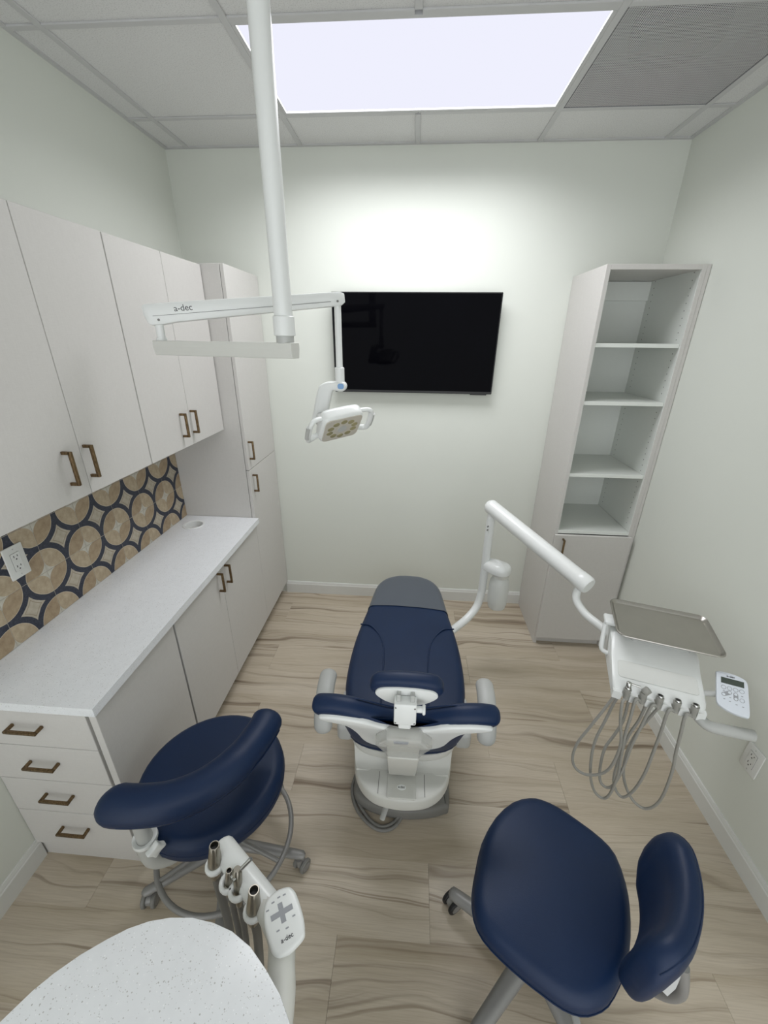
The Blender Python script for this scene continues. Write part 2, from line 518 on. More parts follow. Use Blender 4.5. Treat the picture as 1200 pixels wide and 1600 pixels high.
# ceiling: slab, lay-in tiles, tees
bm = B(); box(bm, 0, RW, RY, 0, RH + 0.30, RH + 0.36)
ceiling = struct('ceiling', bm, MT['ctile'])
gx = [0, G0, G0 + CT, G0 + 2 * CT, G0 + 3 * CT, G0 + 4 * CT, RW]
gy = [0, -CD] + [-CD - CT * k for k in range(1, 7)] + [RY]
TW = 0.012
ctile_me = {}
for i in range(6):
    for j in range(len(gy) - 1):
        if j == 1 and i in (2, 3, 4): continue          # light panel and return grille
        x0, x1, y0, y1 = gx[i] + 0.002, gx[i + 1] - 0.002, gy[j + 1] + 0.002, gy[j] - 0.002
        key = (round(x1 - x0, 3), round(y1 - y0, 3))
        if key[0] < 0.03 or key[1] < 0.03: continue
        if key not in ctile_me:
            b = B(); box(b, -key[0] / 2, key[0] / 2, -key[1] / 2, key[1] / 2, 0, 0.015)
            me = bpy.data.meshes.new('ceiling_tile'); bmesh.ops.recalc_face_normals(b, faces=b.faces[:]); b.to_mesh(me); b.free()
            me.materials.append(MT['ctile']); ctile_me[key] = me
        o = bpy.data.objects.new('ceiling_tile', ctile_me[key]); COL.objects.link(o)
        o.location = ((x0 + x1) / 2, (y0 + y1) / 2, RH + 0.006); o.parent = ceiling
for x in gx[1:-1]:
    if x == gx[3]:
        for ya, yb in ((0, -CD + TW), (gy[2] - TW, RY)):
            bm = B(); box(bm, x - TW, x + TW, yb, ya, RH, RH + 0.006, 0.001, 1); mk('main_tee', bm, MT['tee'], ceiling, 0)
    else:
        bm = B(); box(bm, x - TW, x + TW, RY, 0, RH, RH + 0.006, 0.001, 1); mk('main_tee', bm, MT['tee'], ceiling, 0)
for y in gy[1:-1]:
    for i in range(6):
        a, b_ = gx[i] + (TW if i else 0), gx[i + 1] - (TW if i < 5 else 0)
        bm = B(); box(bm, a, b_, y - TW, y + TW, RH, RH + 0.006, 0.001, 1); mk('cross_tee', bm, MT['tee'], ceiling, 0)
for nm, d in (('left', (0, 0.02, RY, 0)), ('right', (RW - 0.02, RW, RY, 0)), ('back', (0.02, RW - 0.02, -0.02, 0))):
    bm = B(); box(bm, d[0], d[1], d[2], d[3], RH + 0.0005, RH + 0.006); mk('wall_angle', bm, MT['tee'], ceiling, 0)

# ceiling light panel
lt = thing('ceiling_light', 'large bright rectangular light panel set in the ceiling grid', 'ceiling light', ((gx[2] + gx[4]) / 2, -CD - CT / 2, RH))
x0, x1, y1, y0 = gx[2] + TW, gx[4] - TW, -CD - TW, -CD - CT + TW
fw_ = 0.014
for a in ((x0, x1, y1 - fw_, y1), (x0, x1, y0, y0 + fw_), (x0, x0 + fw_, y0 + fw_, y1 - fw_), (x1 - fw_, x1, y0 + fw_, y1 - fw_)):
    bm = B(); box(bm, a[0], a[1], a[2], a[3], RH + 0.001, RH + 0.018, 0.001, 1); mk('frame', bm, MT['tee'], lt, 0)
bm = B(); box(bm, x0 + fw_, x1 - fw_, y0 + fw_, y1 - fw_, RH + 0.009, RH + 0.014); mk('diffuser', bm, MT['panel'], lt, 0)
la = bpy.data.lights.new('panel_lamp', 'AREA'); la.shape = 'RECTANGLE'; la.size = x1 - x0 - 2 * fw_; la.size_y = y1 - y0 - 2 * fw_
la.energy = PANEL_WATTS; la.color = (0.965, 0.97, 1.0); la.spread = math.radians(154)
lo = bpy.data.objects.new('panel_lamp', la); COL.objects.link(lo); lo.parent = lt; lo.location = (0, 0, 0.0085)

# return air grille
vt = thing('air_vent', 'square grey perforated air vent in the ceiling beside the light panel', 'vent', ((gx[4] + gx[5]) / 2, -CD - CT / 2, RH))
x0, x1 = gx[4] + TW, gx[5] - TW
bm = B(); box(bm, x0 + 0.004, x1 - 0.004, y0 + 0.004, y1 - 0.004, RH + 0.003, RH + 0.0036); mk('perforated_face', bm, MT['perf'], vt, 0)
bm = B(); box(bm, x0, x1, y0, y1, RH + 0.14, RH + 0.15)
for a in ((x0, x0 + 0.003, y0, y1), (x1 - 0.003, x1, y0, y1), (x0, x1, y0, y0 + 0.003), (x0, x1, y1 - 0.003, y1)):
    box(bm, a[0], a[1], a[2], a[3], RH + 0.002, RH + 0.14)
mk('housing', bm, MT['plenum'], vt, 0)
cx, cy = (x0 + x1) / 2, (y0 + y1) / 2
bm = B(); lathe(bm, [(0.05, 0.139), (0.155, 0.139), (0.16, 0.10), (0.15, 0.06), (0.148, 0.06), (0.14, 0.10), (0.04, 0.13)], Matrix.Translation((cx, cy + 0.02, RH)), 32)
mk('duct_collar', bm, MT['collar'], vt)

# ================================================================== CABINETS ON THE LEFT
def pull(bm, c, axis, out, L=0.098, so=0.032):
    """bar pull: square bar on two posts; c is the middle on the door face"""
    c, a, n = Vector(c), Vector(axis), Vector(out); s = a.cross(n)
    M = frame(c, a, s)
    if M.to_3x3().col[2].dot(n) < 0: M = frame(c, a, -s)
    h = L / 2
    box(bm, -h - 0.005, h + 0.005, -0.005, 0.005, so - 0.010, so, 0.0018, 2, M)
    for e in (-h, h): box(bm, e - 0.005, e + 0.005, -0.005, 0.005, 0, so - 0.004, 0.0015, 1, M)
    return bm

def door_panel(cab, name, lims, hc=None, axis=(0, 0, 1), out=(1, 0, 0)):
    bm = B(); box(bm, *lims, 0.0012, 1)
    d = mk(name, bm, MT['lam'], cab, 0)
    if hc: mk('handle', pull(B(), hc, axis, out), MT['brass'], d, 30)
    return d

XU, ZT, ZB = 0.325, 2.183, 1.388                       # upper cabinet face, top, bottom
ue = [-0.470, -0.806, -1.143, -1.478, -1.814]
for nm, ya, ym, yb, hs in (('upper_cabinet', ue[0], ue[1], ue[2], (-0.792, -0.884)), ('upper_cabinet', ue[2], ue[3], ue[4], (-1.462, -1.548))):
    far = ya == ue[0]
    cab = thing(nm, 'upper two-door wall cabinet next to the tall cabinet' if far else 'upper two-door wall cabinet above the wall outlet, at the left picture edge', 'cabinet',
                (0.0, ym, ZB), 0, 'upper wall cabinets')
    bm = B(); box(bm, 0.001, XU - 0.021, yb + 0.001, ya - 0.001, ZB, ZT, 0.001, 1)
    mk('body', bm, MT['lam'], cab, 0)
    bm = B(); box(bm, XU - 0.021, XU - 0.0185, yb + 0.004, ya - 0.004, ZB + 0.004, ZT - 0.004); mk('gap_shade', bm, MT['gap'], cab, 0)  # dark sheet behind the doors, its colour stands in for shade in the gaps
    door_panel(cab, 'door', (XU - 0.0185, XU, ym + 0.0012, ya - 0.0028, ZB, ZT), (XU, hs[0], 1.493))
    door_panel(cab, 'door', (XU - 0.0185, XU, yb + 0.0028, ym - 0.0012, ZB, ZT), (XU, hs[1], 1.493))

# tall cabinet in the back left corner
XF = 0.437
tc = thing('tall_cabinet', 'tall narrow cabinet in the left back corner with two stacked doors', 'cabinet', (0, -0.235, 0))
bm = B(); box(bm, 0.001, XF - 0.021, -0.466, -0.002, 0.10, ZT + 0.007, 0.001, 1); mk('body', bm, MT['lam'], tc, 0)
bm = B(); box(bm, XF - 0.021, XF - 0.0185, -0.462, -0.006, 0.104, ZT); mk('gap_shade', bm, MT['gap'], tc, 0)  # shade of the door gaps, put in as a dark sheet
door_panel(tc, 'door', (XF - 0.0185, XF, -0.466, -0.004, 1.1515, ZT + 0.007), (XF, -0.435, 1.262))
door_panel(tc, 'door', (XF - 0.0185, XF, -0.466, -0.004, 0.10, 1.148), (XF, -0.427, 1.061))
bm = B(); box(bm, 0.001, XF - 0.06, -0.466, -0.002, 0, 0.10); mk('toe_kick', bm, MT['lam'], tc, 0)

# base cabinet with two doors
ZC = 0.85                                              # worktop surface
bc = thing('base_cabinet', 'two-door base cabinet under the white worktop', 'cabinet', (0, -0.93, 0))
bm = B(); box(bm, 0.001, XF - 0.021, -1.395, -0.468, 0.10, ZC - 0.032, 0.001, 1); mk('body', bm, MT['lam'], bc, 0)
bm = B(); box(bm, XF - 0.021, XF - 0.0185, -1.392, -0.472, 0.104, ZC - 0.036); mk('gap_shade', bm, MT['gap'], bc, 0)  # dark sheet between body and doors, painted-in gap shade
door_panel(bc, 'door', (XF - 0.0185, XF, -0.9645, -0.4675, 0.10, ZC - 0.036), (XF, -0.925, 0.738))
door_panel(bc, 'door', (XF - 0.0185, XF, -1.393, -0.967, 0.10, ZC - 0.036), (XF, -1.009, 0.738))
bm = B(); box(bm, 0.001, XF - 0.06, -1.395, -0.468, 0, 0.10); mk('toe_kick', bm, MT['lam'], bc, 0)

# drawer cabinet facing the room entrance
dc = thing('drawer_cabinet', 'four-drawer cabinet at the near end of the white worktop', 'cabinet', (0, -1.62, 0))
YF = -1.840
bm = B(); box(bm, 0.001, XF - 0.002, YF + 0.021, -1.404, 0.082, ZC - 0.032, 0.001, 1); mk('body', bm, MT['lam'], dc, 0)
bm = B(); box(bm, XF - 0.024, XF, YF + 0.004, -1.404, 0.0, ZC - 0.036, 0.001, 1); mk('side_panel', bm, MT['lam'], dc, 0)
bm = B(); box(bm, 0.004, XF - 0.030, YF + 0.0185, YF + 0.021, 0.085, ZC - 0.04); mk('gap_shade', bm, MT['gap'], dc, 0)  # dark sheet behind the drawer fronts, shade of the gaps as colour
zl = [ZC - 0.036, 0.638, 0.466, 0.292, 0.086]
for k in range(4):
    bm = B(); box(bm, 0.002, 0.405, YF, YF + 0.0185, zl[k + 1] + 0.0018, zl[k] - 0.0012, 0.0012, 1)
    d = mk('drawer', bm, MT['lam'], dc, 0)
    mk('handle', pull(B(), (0.198, YF, (0.735, 0.563, 0.396, 0.206)[k]), (1, 0, 0), (0, -1, 0)), MT['brass'], d, 30)
bm = B(); box(bm, 0.002, 0.403, YF + 0.012, -1.41, 0, 0.080); mk('toe_kick', bm, MT['lam'], dc, 0)

# worktop with a waste chute ring
wt = thing('worktop', 'long white quartz worktop on the base cabinets along the left wall', 'worktop', (0, -1.16, ZC - 0.032))
bm = B(); gc, gr = (0.118, -0.598), 0.050
N = 40
t = B()
outer = [(0.001, -0.468), (0.001, -1.858), (0.460, -1.858), (0.460, -0.468)]
circ = [(gc[0] + gr * math.cos(2 * PI * k / N), gc[1] + gr * math.sin(2 * PI * k / N)) for k in range(N)]
def hit(a):
    dx, dy = math.cos(a), math.sin(a); best = 9
    for lim, dd, o_ in ((0.001, dx, gc[0]), (0.460, dx, gc[0]), (-1.858, dy, gc[1]), (-0.468, dy, gc[1])):
        if abs(dd) > 1e-9:
            s_ = (lim - o_) / dd
            if 1e-6 < s_ < best: best = s_
    return (gc[0] + dx * best, gc[1] + dy * best)
angs = sorted([2 * PI * k / N for k in range(N)] + [math.atan2(y - gc[1], x - gc[0]) % (2 * PI) for x, y in outer])
def pnt(a, r): return (gc[0] + r * math.cos(a), gc[1] + r * math.sin(a))
levels = []
for z in (ZC, ZC - 0.032):
    levels.append(([t.verts.new((*pnt(a, gr), z)) for a in angs], [t.verts.new((*hit(a), z)) for a in angs]))
n_ = len(angs)
for k in range(n_):
    j = (k + 1) % n_
    t.faces.new((levels[0][0][k], levels[0][1][k], levels[0][1][j], levels[0][0][j]))
    t.faces.new((levels[1][0][j], levels[1][1][j], levels[1][1][k], levels[1][0][k]))
    t.faces.new((levels[0][1][k], levels[1][1][k], levels[1][1][j], levels[0][1][j]))
    t.faces.new((levels[0][0][j], levels[1][0][j], levels[1][0][k], levels[0][0][k]))
merge(bm, t)
mk('top', bm, MT['quartz'], wt, 0)
bm = B(); lathe(bm, [(0.048, ZC - 0.12), (0.048, ZC + 0.002), (0.052, ZC + 0.004), (0.060, ZC + 0.003), (0.062, ZC + 0.0005), (0.049, ZC + 0.0005), (0.0495, ZC - 0.12)], Matrix.Translation((gc[0], gc[1], 0)), 40)
mk('chute_ring', bm, MT['whiteplastic'], wt)
bm = B(); lathe(bm, [(0.001, ZC - 0.125), (0.047, ZC - 0.125), (0.047, ZC - 0.118), (0.001, ZC - 0.118)], Matrix.Translation((gc[0], gc[1], 0)), 24)
mk('chute_bottom', bm, MT['shell'], wt)

# backsplash tiles
bs = thing('backsplash', 'navy and beige patterned tile backsplash above the worktop', 'backsplash', (0, -1.16, ZC))
bm = B(); box(bm, 0.0005, 0.0073, -1.858, -0.4675, ZC + 0.001, ZB - 0.001); mk('grout', bm, MT['grout'], bs, 0)
TP = 0.198
ty = [-0.442 - TP * k for k in range(8)] + [-1.858]
tz = [0.843, 1.041, 1.239, 1.437]
tile_me = {}
for i in range(8):
    for j in range(3):
        ya, yb = min(ty[i], -0.468), max(ty[i + 1], -1.858)
        za, zb = max(tz[j], ZC + 0.001), min(tz[j + 1], ZB - 0.001)
        c = (0.0, ty[i] - TP / 2, tz[j] + TP / 2)
        key = (round(ya - c[1], 4), round(yb - c[1], 4), round(za - c[2], 4), round(zb - c[2], 4))
        if key not in tile_me:
            b = B(); g = 0.0011
            box(b, 0.0052, 0.0085, key[1] + g, key[0] - g, key[2] + g, key[3] - g, 0.0006, 1)
            me = bpy.data.meshes.new('tile'); bmesh.ops.recalc_face_normals(b, faces=b.faces[:]); b.to_mesh(me); b.free()
            me.materials.append(MT['tile']); tile_me[key] = me
        o = bpy.data.objects.new('tile', tile_me[key]); COL.objects.link(o)
        o.parent = bs; o.location = Vector(c) - Vector((0, -1.16, ZC))

# outlets
def outlet(label, M):
    """M: plate centre, x = width, y = height, z = out of the wall"""
    t = thing('wall_outlet', label, 'outlet', M.translation[:], 0, 'wall outlets')
    bm = B(); prism(bm, rrect(-0.037, 0.037, -0.06, 0.06, 0.004), 0.0, 0.006, 0.0025, 2, M); pl = mk('cover_plate', bm, MT['trim'], t)
    bm = B(); prism(bm, rrect(-0.0170, 0.0170, -0.034, 0.034, 0.002), 0.0055, 0.0065, 0, 1, M); mk('insert_edge', bm, MT['gap'], t, 0)
    bm = B(); prism(bm, rrect(-0.0163, 0.0163, -0.0333, 0.0333, 0.002), 0.006, 0.0078, 0.0005, 1, M); ins = mk('receptacle', bm, MT['trim'], t)
    for s in (-1, 1):
        for dx, w, h in ((-0.0065, 0.0012, 0.0042), (0.0065, 0.0012, 0.0034)):
            bm = B(); box(bm, dx - w, dx + w, s * 0.0185 + 0.003 - h, s * 0.0185 + 0.003 + h, 0.007, 0.0081, 0, 1, M); mk('slot', bm, MT['black'], ins, 0)
        bm = B(); prism(bm, [(0.0026 * math.cos(a), s * 0.0185 - 0.008 + 0.0026 * math.sin(a)) for a in [2 * PI * k / 10 for k in range(10)]], 0.007, 0.0081, 0, 1, M)
        mk('ground_hole', bm, MT['black'], ins, 0)
    for s in (-1, 1):
        bm = B(); prism(bm, [(0.0025 * math.cos(a), s * 0.048 + 0.0025 * math.sin(a)) for a in [2 * PI * k / 10 for k in range(10)]], 0.005, 0.0065, 0, 1, M)
        mk('screw', bm, MT['greyplastic'], pl, 0)
outlet('white duplex outlet on the patterned backsplash', frame((0.0088, -1.528, 1.139), (0, 1, 0), (0, 0, 1)))
outlet('white duplex outlet low on the right wall', frame((RW - 0.0005, -1.539, 0.43), (0, -1, 0), (0, 0, 1)))

# ================================================================== OPEN SHELF CABINET ON THE RIGHT
bk = thing('bookcase', 'tall open shelf cabinet with a door below, in the right back corner', 'bookcase', (2.47, -0.21, 0))
X0, X1, YB = 2.235, RW - 0.002, -0.445
XI = X1 - 0.018                                        # inner panel ends here, filler strip beyond
def bx(name, *l, mat='lam', bev=0.0008, par=bk):
    b = B(); box(b, *l, bev, 1); return mk(name, b, MT[mat], par, 0)
bx('side_panel', X0, X0 + 0.019, YB, -0.002, 0.0, 2.188)
bx('side_panel', XI - 0.019, XI, YB, -0.002, 0.0, 2.188)
bx('filler_strip', XI + 0.0006, X1, YB + 0.001, YB + 0.02, 0.0, 2.188)
bx('inner_lining', X0 + 0.019, X0 + 0.021, YB + 0.003, -0.01, 0.84, 2.166, mat='shelfwhite', bev=0)
lining = bx('inner_lining', XI - 0.021, XI - 0.019, YB + 0.003, -0.01, 0.84, 2.166, mat='shelfwhite', bev=0)
bx('top_panel', X0 + 0.019, XI - 0.019, YB, -0.002, 2.166, 2.188)
bx('back_panel', X0 + 0.019, XI - 0.019, -0.008, -0.002, 0.10, 2.166, mat='shelfwhite', bev=0)
bx('hanging_rail', X0 + 0.021, XI - 0.021, -0.024, -0.008, 2.07, 2.164, mat='shelfwhite')
for z, d in ((1.835, 0.010), (1.557, 0.006), (1.166, 0.006)):
    bx('shelf', X0 + 0.022, XI - 0.022, YB + d, -0.009, z, z + 0.019, mat='shelfwhite')
bx('bottom_shelf', X0 + 0.019, XI - 0.019, YB + 0.001, -0.008, 0.818, 0.838, mat='shelfwhite')
bm = B(); pins = []
for yy in (YB + 0.05, -0.06):
    for k in range(41):
        z = 0.88 + 0.032 * k
        if any(abs(z - s_) < 0.02 for s_ in (1.845, 1.567, 1.175)): continue
        cyl(bm, (XI - 0.0215, yy, z), (XI - 0.0205, yy, z), 0.0026, 6)
        cyl(bm, (X0 + 0.0205, yy, z), (X0 + 0.0215, yy, z), 0.0026, 6)
o = mk('pin_holes', bm, MT['gap'], bk, 0); o['kind'] = 'stuff'
bx('toe_kick', X0 + 0.019, XI - 0.019, YB + 0.020, YB + 0.035, 0, 0.06)
door_panel(bk, 'door', (X0 + 0.001, XI - 0.002, YB - 0.0215, YB - 0.003, 0.062, 0.815), (2.282, YB - 0.0215, 0.742), (0, 0, 1), (0, -1, 0))

bx('door_gap', X0 + 0.003, XI - 0.004, YB - 0.003, YB - 0.0002, 0.066, 0.812, mat='gap', bev=0)  # dark sheet filling the gap behind the door, shade given by its colour
# ================================================================== TELEVISION
tv = thing('television', 'black flat television mounted on the back wall', 'television', (1.372, -0.02, 1.83))
Mt = frame((1.366, -0.062, 1.829), (1, 0, 0), (0, -math.sin(math.radians(3.0)), math.cos(math.radians(3.0))))
hw, hh = 0.484, 0.277
bm = B(); prism(bm, rrect(-hw, hw, -hh, hh, 0.004), -0.022, 0.0, 0.002, 1, Mt); mk('bezel', bm, MT['tvframe'], tv)
bm = B(); prism(bm, rrect(-hw + 0.006, hw - 0.006, -hh + 0.015, hh - 0.006, 0.002), -0.001, 0.0006, 0, 1, Mt); mk('screen', bm, MT['screen'], tv, 0)
bm = B(); prism(bm, rrect(-hw * 0.6, hw * 0.6, -hh * 0.75, hh * 0.3, 0.02), -0.045, -0.02, 0.01, 2, Mt); mk('back_cover', bm, MT['tvframe'], tv)
bm = B(); prism(bm, rrect(hw - 0.13, hw - 0.03, -hh - 0.006, -hh + 0.004, 0.003), -0.016, -0.002, 0.001, 1, Mt); mk('sensor', bm, MT['tvframe'], tv)
bm = B(); box(bm, 1.2, 1.53, -0.045, -0.001, 1.72, 1.98, 0.003, 1); mk('wall_bracket', bm, MT['tvframe'], tv, 0)

# ================================================================== OPERATING LIGHT
PX, PYY = 0.989, -1.382
dl = thing('dental_light', 'white ceiling mounted dental light on a jointed arm', 'dental light', (PX, PYY, RH))
bm = B(); cyl(bm, (PX, PYY, 1.90), (PX, PYY, RH - 0.03), 0.0265, 28); mk('pole', bm, MT['whiteplastic'], dl)
bm = B(); cyl(bm, (PX, PYY, RH - 0.045), (PX, PYY, RH), 0.06, 32, bev=0.006); mk('ceiling_plate', bm, MT['whiteplastic'], dl)
bm = B(); cyl(bm, (PX, PYY, 1.872), (PX, PYY, 1.925), 0.031, 28, bev=0.002); mk('collar', bm, MT['whiteplastic'], dl)
bm = B(); cyl(bm, (PX, PYY, 1.852), (PX, PYY, 1.873), 0.026, 28); mk('swivel', bm, MT['greyplastic'], dl)
# lower arm (extruded channel) from under the pole to the left joint
J = Vector((0.540, -1.268, 1.845))
A0 = Vector((PX, PYY, 1.836)); d = (J - A0); d.z = 0; d.normalize()
side = Vector((-d.y, d.x, 0))
prof = [(-0.024, 0.018), (0.024, 0.018), (0.026, 0.0), (0.020, -0.026), (-0.020, -0.026), (-0.026, 0.0)]
bm = B(); rings(bm, [[p + side * a + Vector((0, 0, b)) for a, b in prof] for p in (A0 - d * 0.032, A0 + d * ((J - A0).length + 0.018))], True)
bmesh.ops.bevel(bm, geom=bm.edges[:], offset=0.0015, segments=1, affect='EDGES')
mk('lower_arm', bm, MT['shell'], dl, 20)
bm = B(); cyl(bm, (J.x, J.y, 1.850), (J.x, J.y, 1.905), 0.013, 20); cyl(bm, (J.x, J.y, 1.850), (J.x, J.y, 1.862), 0.017, 20); mk('pivot_post', bm, MT['whiteplastic'], dl)
# upper balanced arm
E0 = Vector((J.x, J.y, 1.933)); E1 = Vector((1.092, -1.060, 1.992)); d = (E1 - E0).normalized()
side = Vector((-d.y, d.x, 0)).normalized(); upv = side.cross(d) * -1
upv = d.cross(side); upv = upv if upv.z > 0 else -upv
def armsec(p, h, w, low):
    pr = [(-w, h * 0.6), (-w * 0.8, h * 0.92), (0, h), (w * 0.8, h * 0.92), (w, h * 0.6), (w * 0.98, -low * 0.5), (w * 0.8, -low * 0.9), (0, -low), (-w * 0.8, -low * 0.9), (-w * 0.98, -low * 0.5)]
    return [p + side * a + upv * b for a, b in pr]
bm = B()
rings(bm, [armsec(E0 - d * 0.036, 0.026, 0.018, 0.006), armsec(E0 - d * 0.030, 0.031, 0.022, 0.027), armsec(E0 - d * 0.018, 0.031, 0.024, 0.034), armsec(E0 + d * 0.015, 0.031, 0.024, 0.034),
           armsec(E0 + d * 0.05, 0.031, 0.024, 0.030), armsec(E0 + (E1 - E0) * 0.5, 0.028, 0.023, 0.026), armsec(E1 - d * 0.02, 0.025, 0.021, 0.022), armsec(E1 + d * 0.012, 0.024, 0.021, 0.020), armsec(E1 + d * 0.024, 0.018, 0.015, 0.012)], True)
ua = mk('upper_arm', bm, MT['whiteplastic'], dl, 40)
bm = B(); fs = -side if side.y > 0 else side
L_ = (E1 - E0).length
box(bm, 0.0, L_ * 0.97, -0.0005, 0.0005, -0.001, 0.0006, 0, 1, frame(E0 - d * 0.01 + upv * -0.006 + fs * 0.0234, d, upv)); mk('seam_line', bm, MT['gap'], ua, 0)
Mx = frame(E0 + d * 0.085 + upv * 0.010 + fs * 0.0236, d, upv)
text('logo', 'a-dec', 0.026, Mx, MT['logo'], ua)
for p in (E0 + d * 0.004 + upv * -0.018, E1 - d * 0.004 + upv * -0.006):
    bm = B(); cyl(bm, p + fs * 0.019, p + fs * 0.0245, 0.0038, 12); mk('screw', bm, MT['base'], ua)
RX, RYY = 1.092, -1.060
bm = B(); cyl(bm, (RX, RYY, 1.745), (RX, RYY, 1.985), 0.0125, 20); mk('drop_rod', bm, MT['whiteplastic'], dl)
bm = B(); cyl(bm, (RX, RYY, 1.706), (RX, RYY, 1.765), 0.018, 24, bev=0.002); mk('rod_collar', bm, MT['whiteplastic'], dl)
# yoke
bm = B()
yo = [(1.064, 1.714), (1.104, 1.715), (1.118, 1.701), (1.113, 1.685), (1.096, 1.677), (1.070, 1.681), (1.061, 1.670), (1.043, 1.603), (1.036, 1.574), (1.008, 1.560), (0.980, 1.573), (0.985, 1.600), (1.007, 1.684), (1.023, 1.704), (1.044, 1.712)]
prism(bm, smooth2([(x, z) for x, z in yo], 3), -0.020, 0.020, 0.009, 3, Matrix(((1, 0, 0, 0), (0, 0, -1, RYY), (0, 1, 0, 0), (0, 0, 0, 1)))); mk('yoke', bm, MT['whiteplastic'], dl, 40)
bm = B(); prism(bm, rrect(RX - 0.006, RX + 0.018, 1.688, 1.708, 0.008), 0.020, 0.0215, 0.0005, 1, Matrix(((1, 0, 0, 0), (0, 0, -1, RYY), (0, 1, 0, 0), (0, 0, 0, 1)))); mk('yoke_cap', bm, MT['bluelabel'], dl)
# head
HC = Vector((1.112, -1.225, 1.592)); hx = Vector((0.814, 0.570, 0.113)); hy = Vector((0.324, -0.6075, 0.725))
MH = frame(HC, hx, hy) @ Matrix.Scale(1.1, 4)
bm = B(); cushion(bm, smooth2([(-0.067, -0.050), (-0.045, -0.062), (0, -0.064), (0.045, -0.062), (0.067, -0.050), (0.073, 0), (0.067, 0.050), (0.045, 0.062), (0, 0.064), (-0.045, 0.062), (-0.067, 0.050), (-0.073, 0)], 4), -0.020, 0.026, 0.012, 0.0, 0.018, MH)
hd = mk('lamp_head', bm, MT['whiteplastic'], dl, 50)
bm = B(); prism(bm, rrect(-0.064, 0.064, -0.055, 0.055, 0.018), 0.024, 0.0275, 0.001, 1, MH); mk('lens', bm, MT['lens'], hd)
for k in range(10):
    a = 2 * PI * (k + 0.5) / 10; q = (0.044 * math.cos(a), 0.036 * math.sin(a))
    bm = B(); prism(bm, [(q[0] + 0.0115 * math.cos(b_), q[1] + 0.0100 * math.sin(b_)) for b_ in [2 * PI * j / 12 for j in range(12)]], 0.0272, 0.0285, 0.0006, 1, MH); mk('reflector', bm, MT['led'], hd)
bm = B(); prism(bm, [(0.016 * math.cos(b_), 0.016 * math.sin(b_)) for b_ in [2 * PI * j / 16 for j in range(16)]], 0.0272, 0.0282, 0, 1, MH); mk('reflector', bm, MT['greyplastic'], hd)
for s in (-1, 1):
    bm = B()
    pts = crom([MH @ Vector(q) for q in ((s * 0.060, 0.040, 0.000), (s * 0.092, 0.044, 0.006), (s * 0.106, 0.030, 0.012), (s * 0.108, -0.030, 0.016), (s * 0.098, -0.048, 0.010), (s * 0.062, -0.044, 0.000))], 5)
    tube(bm, pts, 0.0105, 12, flat=0.8); mk('grab_handle', bm, MT['whiteplastic'], dl, 45)
    bm = B(); tube(bm, [MH @ Vector(q) for q in ((s * 0.1125, 0.026, 0.014), (s * 0.1140, 0.0, 0.016), (s * 0.1130, -0.026, 0.018))], 0.0085, 10); mk('grip_pad', bm, MT['greyplastic'], dl, 45)
bm = B(); capsule(bm, MH @ Vector((-0.06, 0.0, -0.012)), Vector((1.010, RYY - 0.005, 1.585)), 0.014); mk('head_joint', bm, MT['greyplastic'], dl)

# ================================================================== PATIENT CHAIR
CX = 1.385
ch = thing('dental_chair', 'navy blue upholstered dental patient chair in the middle of the room', 'dental chair', (CX, -1.25, 0))
def mirror(half):
    """half: (half width, y) from toe to head -> closed outline"""
    return [(CX - w, y) for w, y in half] + [(CX + w, y) for w, y in half[::-1]]
bm = B(); prism(bm, smooth2([(1.182, -1.0), (1.178, -1.3), (1.178, -1.50), (1.20, -1.56), (1.28, -1.595), (1.39, -1.608), (1.50, -1.597), (1.57, -1.575), (1.592, -1.55), (1.595, -1.4), (1.592, -1.0), (1.55, -0.94), (1.385, -0.92), (1.22, -0.94)], 3), 0.0, 0.062, 0.016, 3)
mk('base_plate', bm, MT['base'], ch)
bm = B(); box(bm, 1.25, 1.52, -1.50, -1.02, 0.055, 0.24, 0.02, 2); box(bm, 1.28, 1.49, -1.42, -1.05, 0.22, 0.42, 0.02, 2); mk('lift_column', bm, MT['base'], ch)
# upper cover: flat rear ledge that rises to the seat
cov = [(0.202, -1.20), (0.203, -1.46), (0.190, -1.58), (0.160, -1.648), (0.105, -1.692), (0.035, -1.708)]
bm = B(); prism(bm, smooth2(mirror(cov), 4), 0.235, 0.300, 0.012, 3); lc = mk('lift_cover', bm, MT['shell'], ch)
bm = B()
secs = []
for y, z, w in ((-1.605, 0.298, 0.180), (-1.585, 0.303, 0.186), (-1.568, 0.318, 0.190), (-1.556, 0.345, 0.193), (-1.548, 0.385, 0.195), (-1.54, 0.42, 0.196), (-1.2, 0.43, 0.2)):
    secs.append([Vector((CX - w, y, 0.27)), Vector((CX - w, y, z + 0.012)), Vector((CX - w + 0.02, y, z + 0.008)), Vector((CX - w + 0.06, y, z)), Vector((CX + w - 0.06, y, z)), Vector((CX + w - 0.02, y, z + 0.008)), Vector((CX + w, y, z + 0.012)), Vector((CX + w, y, 0.27))])
rings(bm, secs, True); mk('cover_riser', bm, MT['shell'], ch, 60)
for s in (-1, 1):
    bm = B(); box(bm, CX + s * 0.088 - 0.0008, CX + s * 0.088 + 0.0008, -1.690, -1.605, 0.2985, 0.3008); mk('groove', bm, MT['gap'], lc, 0)
bm = B(); prism(bm, rrect(CX - 0.055, CX + 0.055, -1.704, -1.60, 0.008), 0.296, 0.3055, 0.003, 2); mk('centre_panel', bm, MT['shell'], lc)
bm = B(); prism(bm, [(CX + 0.017 * math.cos(a), -1.664 + 0.011 * math.sin(a)) for a in [2 * PI * k / 24 for k in range(24)]], 0.304, 0.307, 0.001, 1); bd = mk('badge', bm, MT['whiteplastic'], lc)
text('logo', 'a-dec', 0.012, Matrix.Translation((CX, -1.664, 0.3072)), MT['logo'], bd)
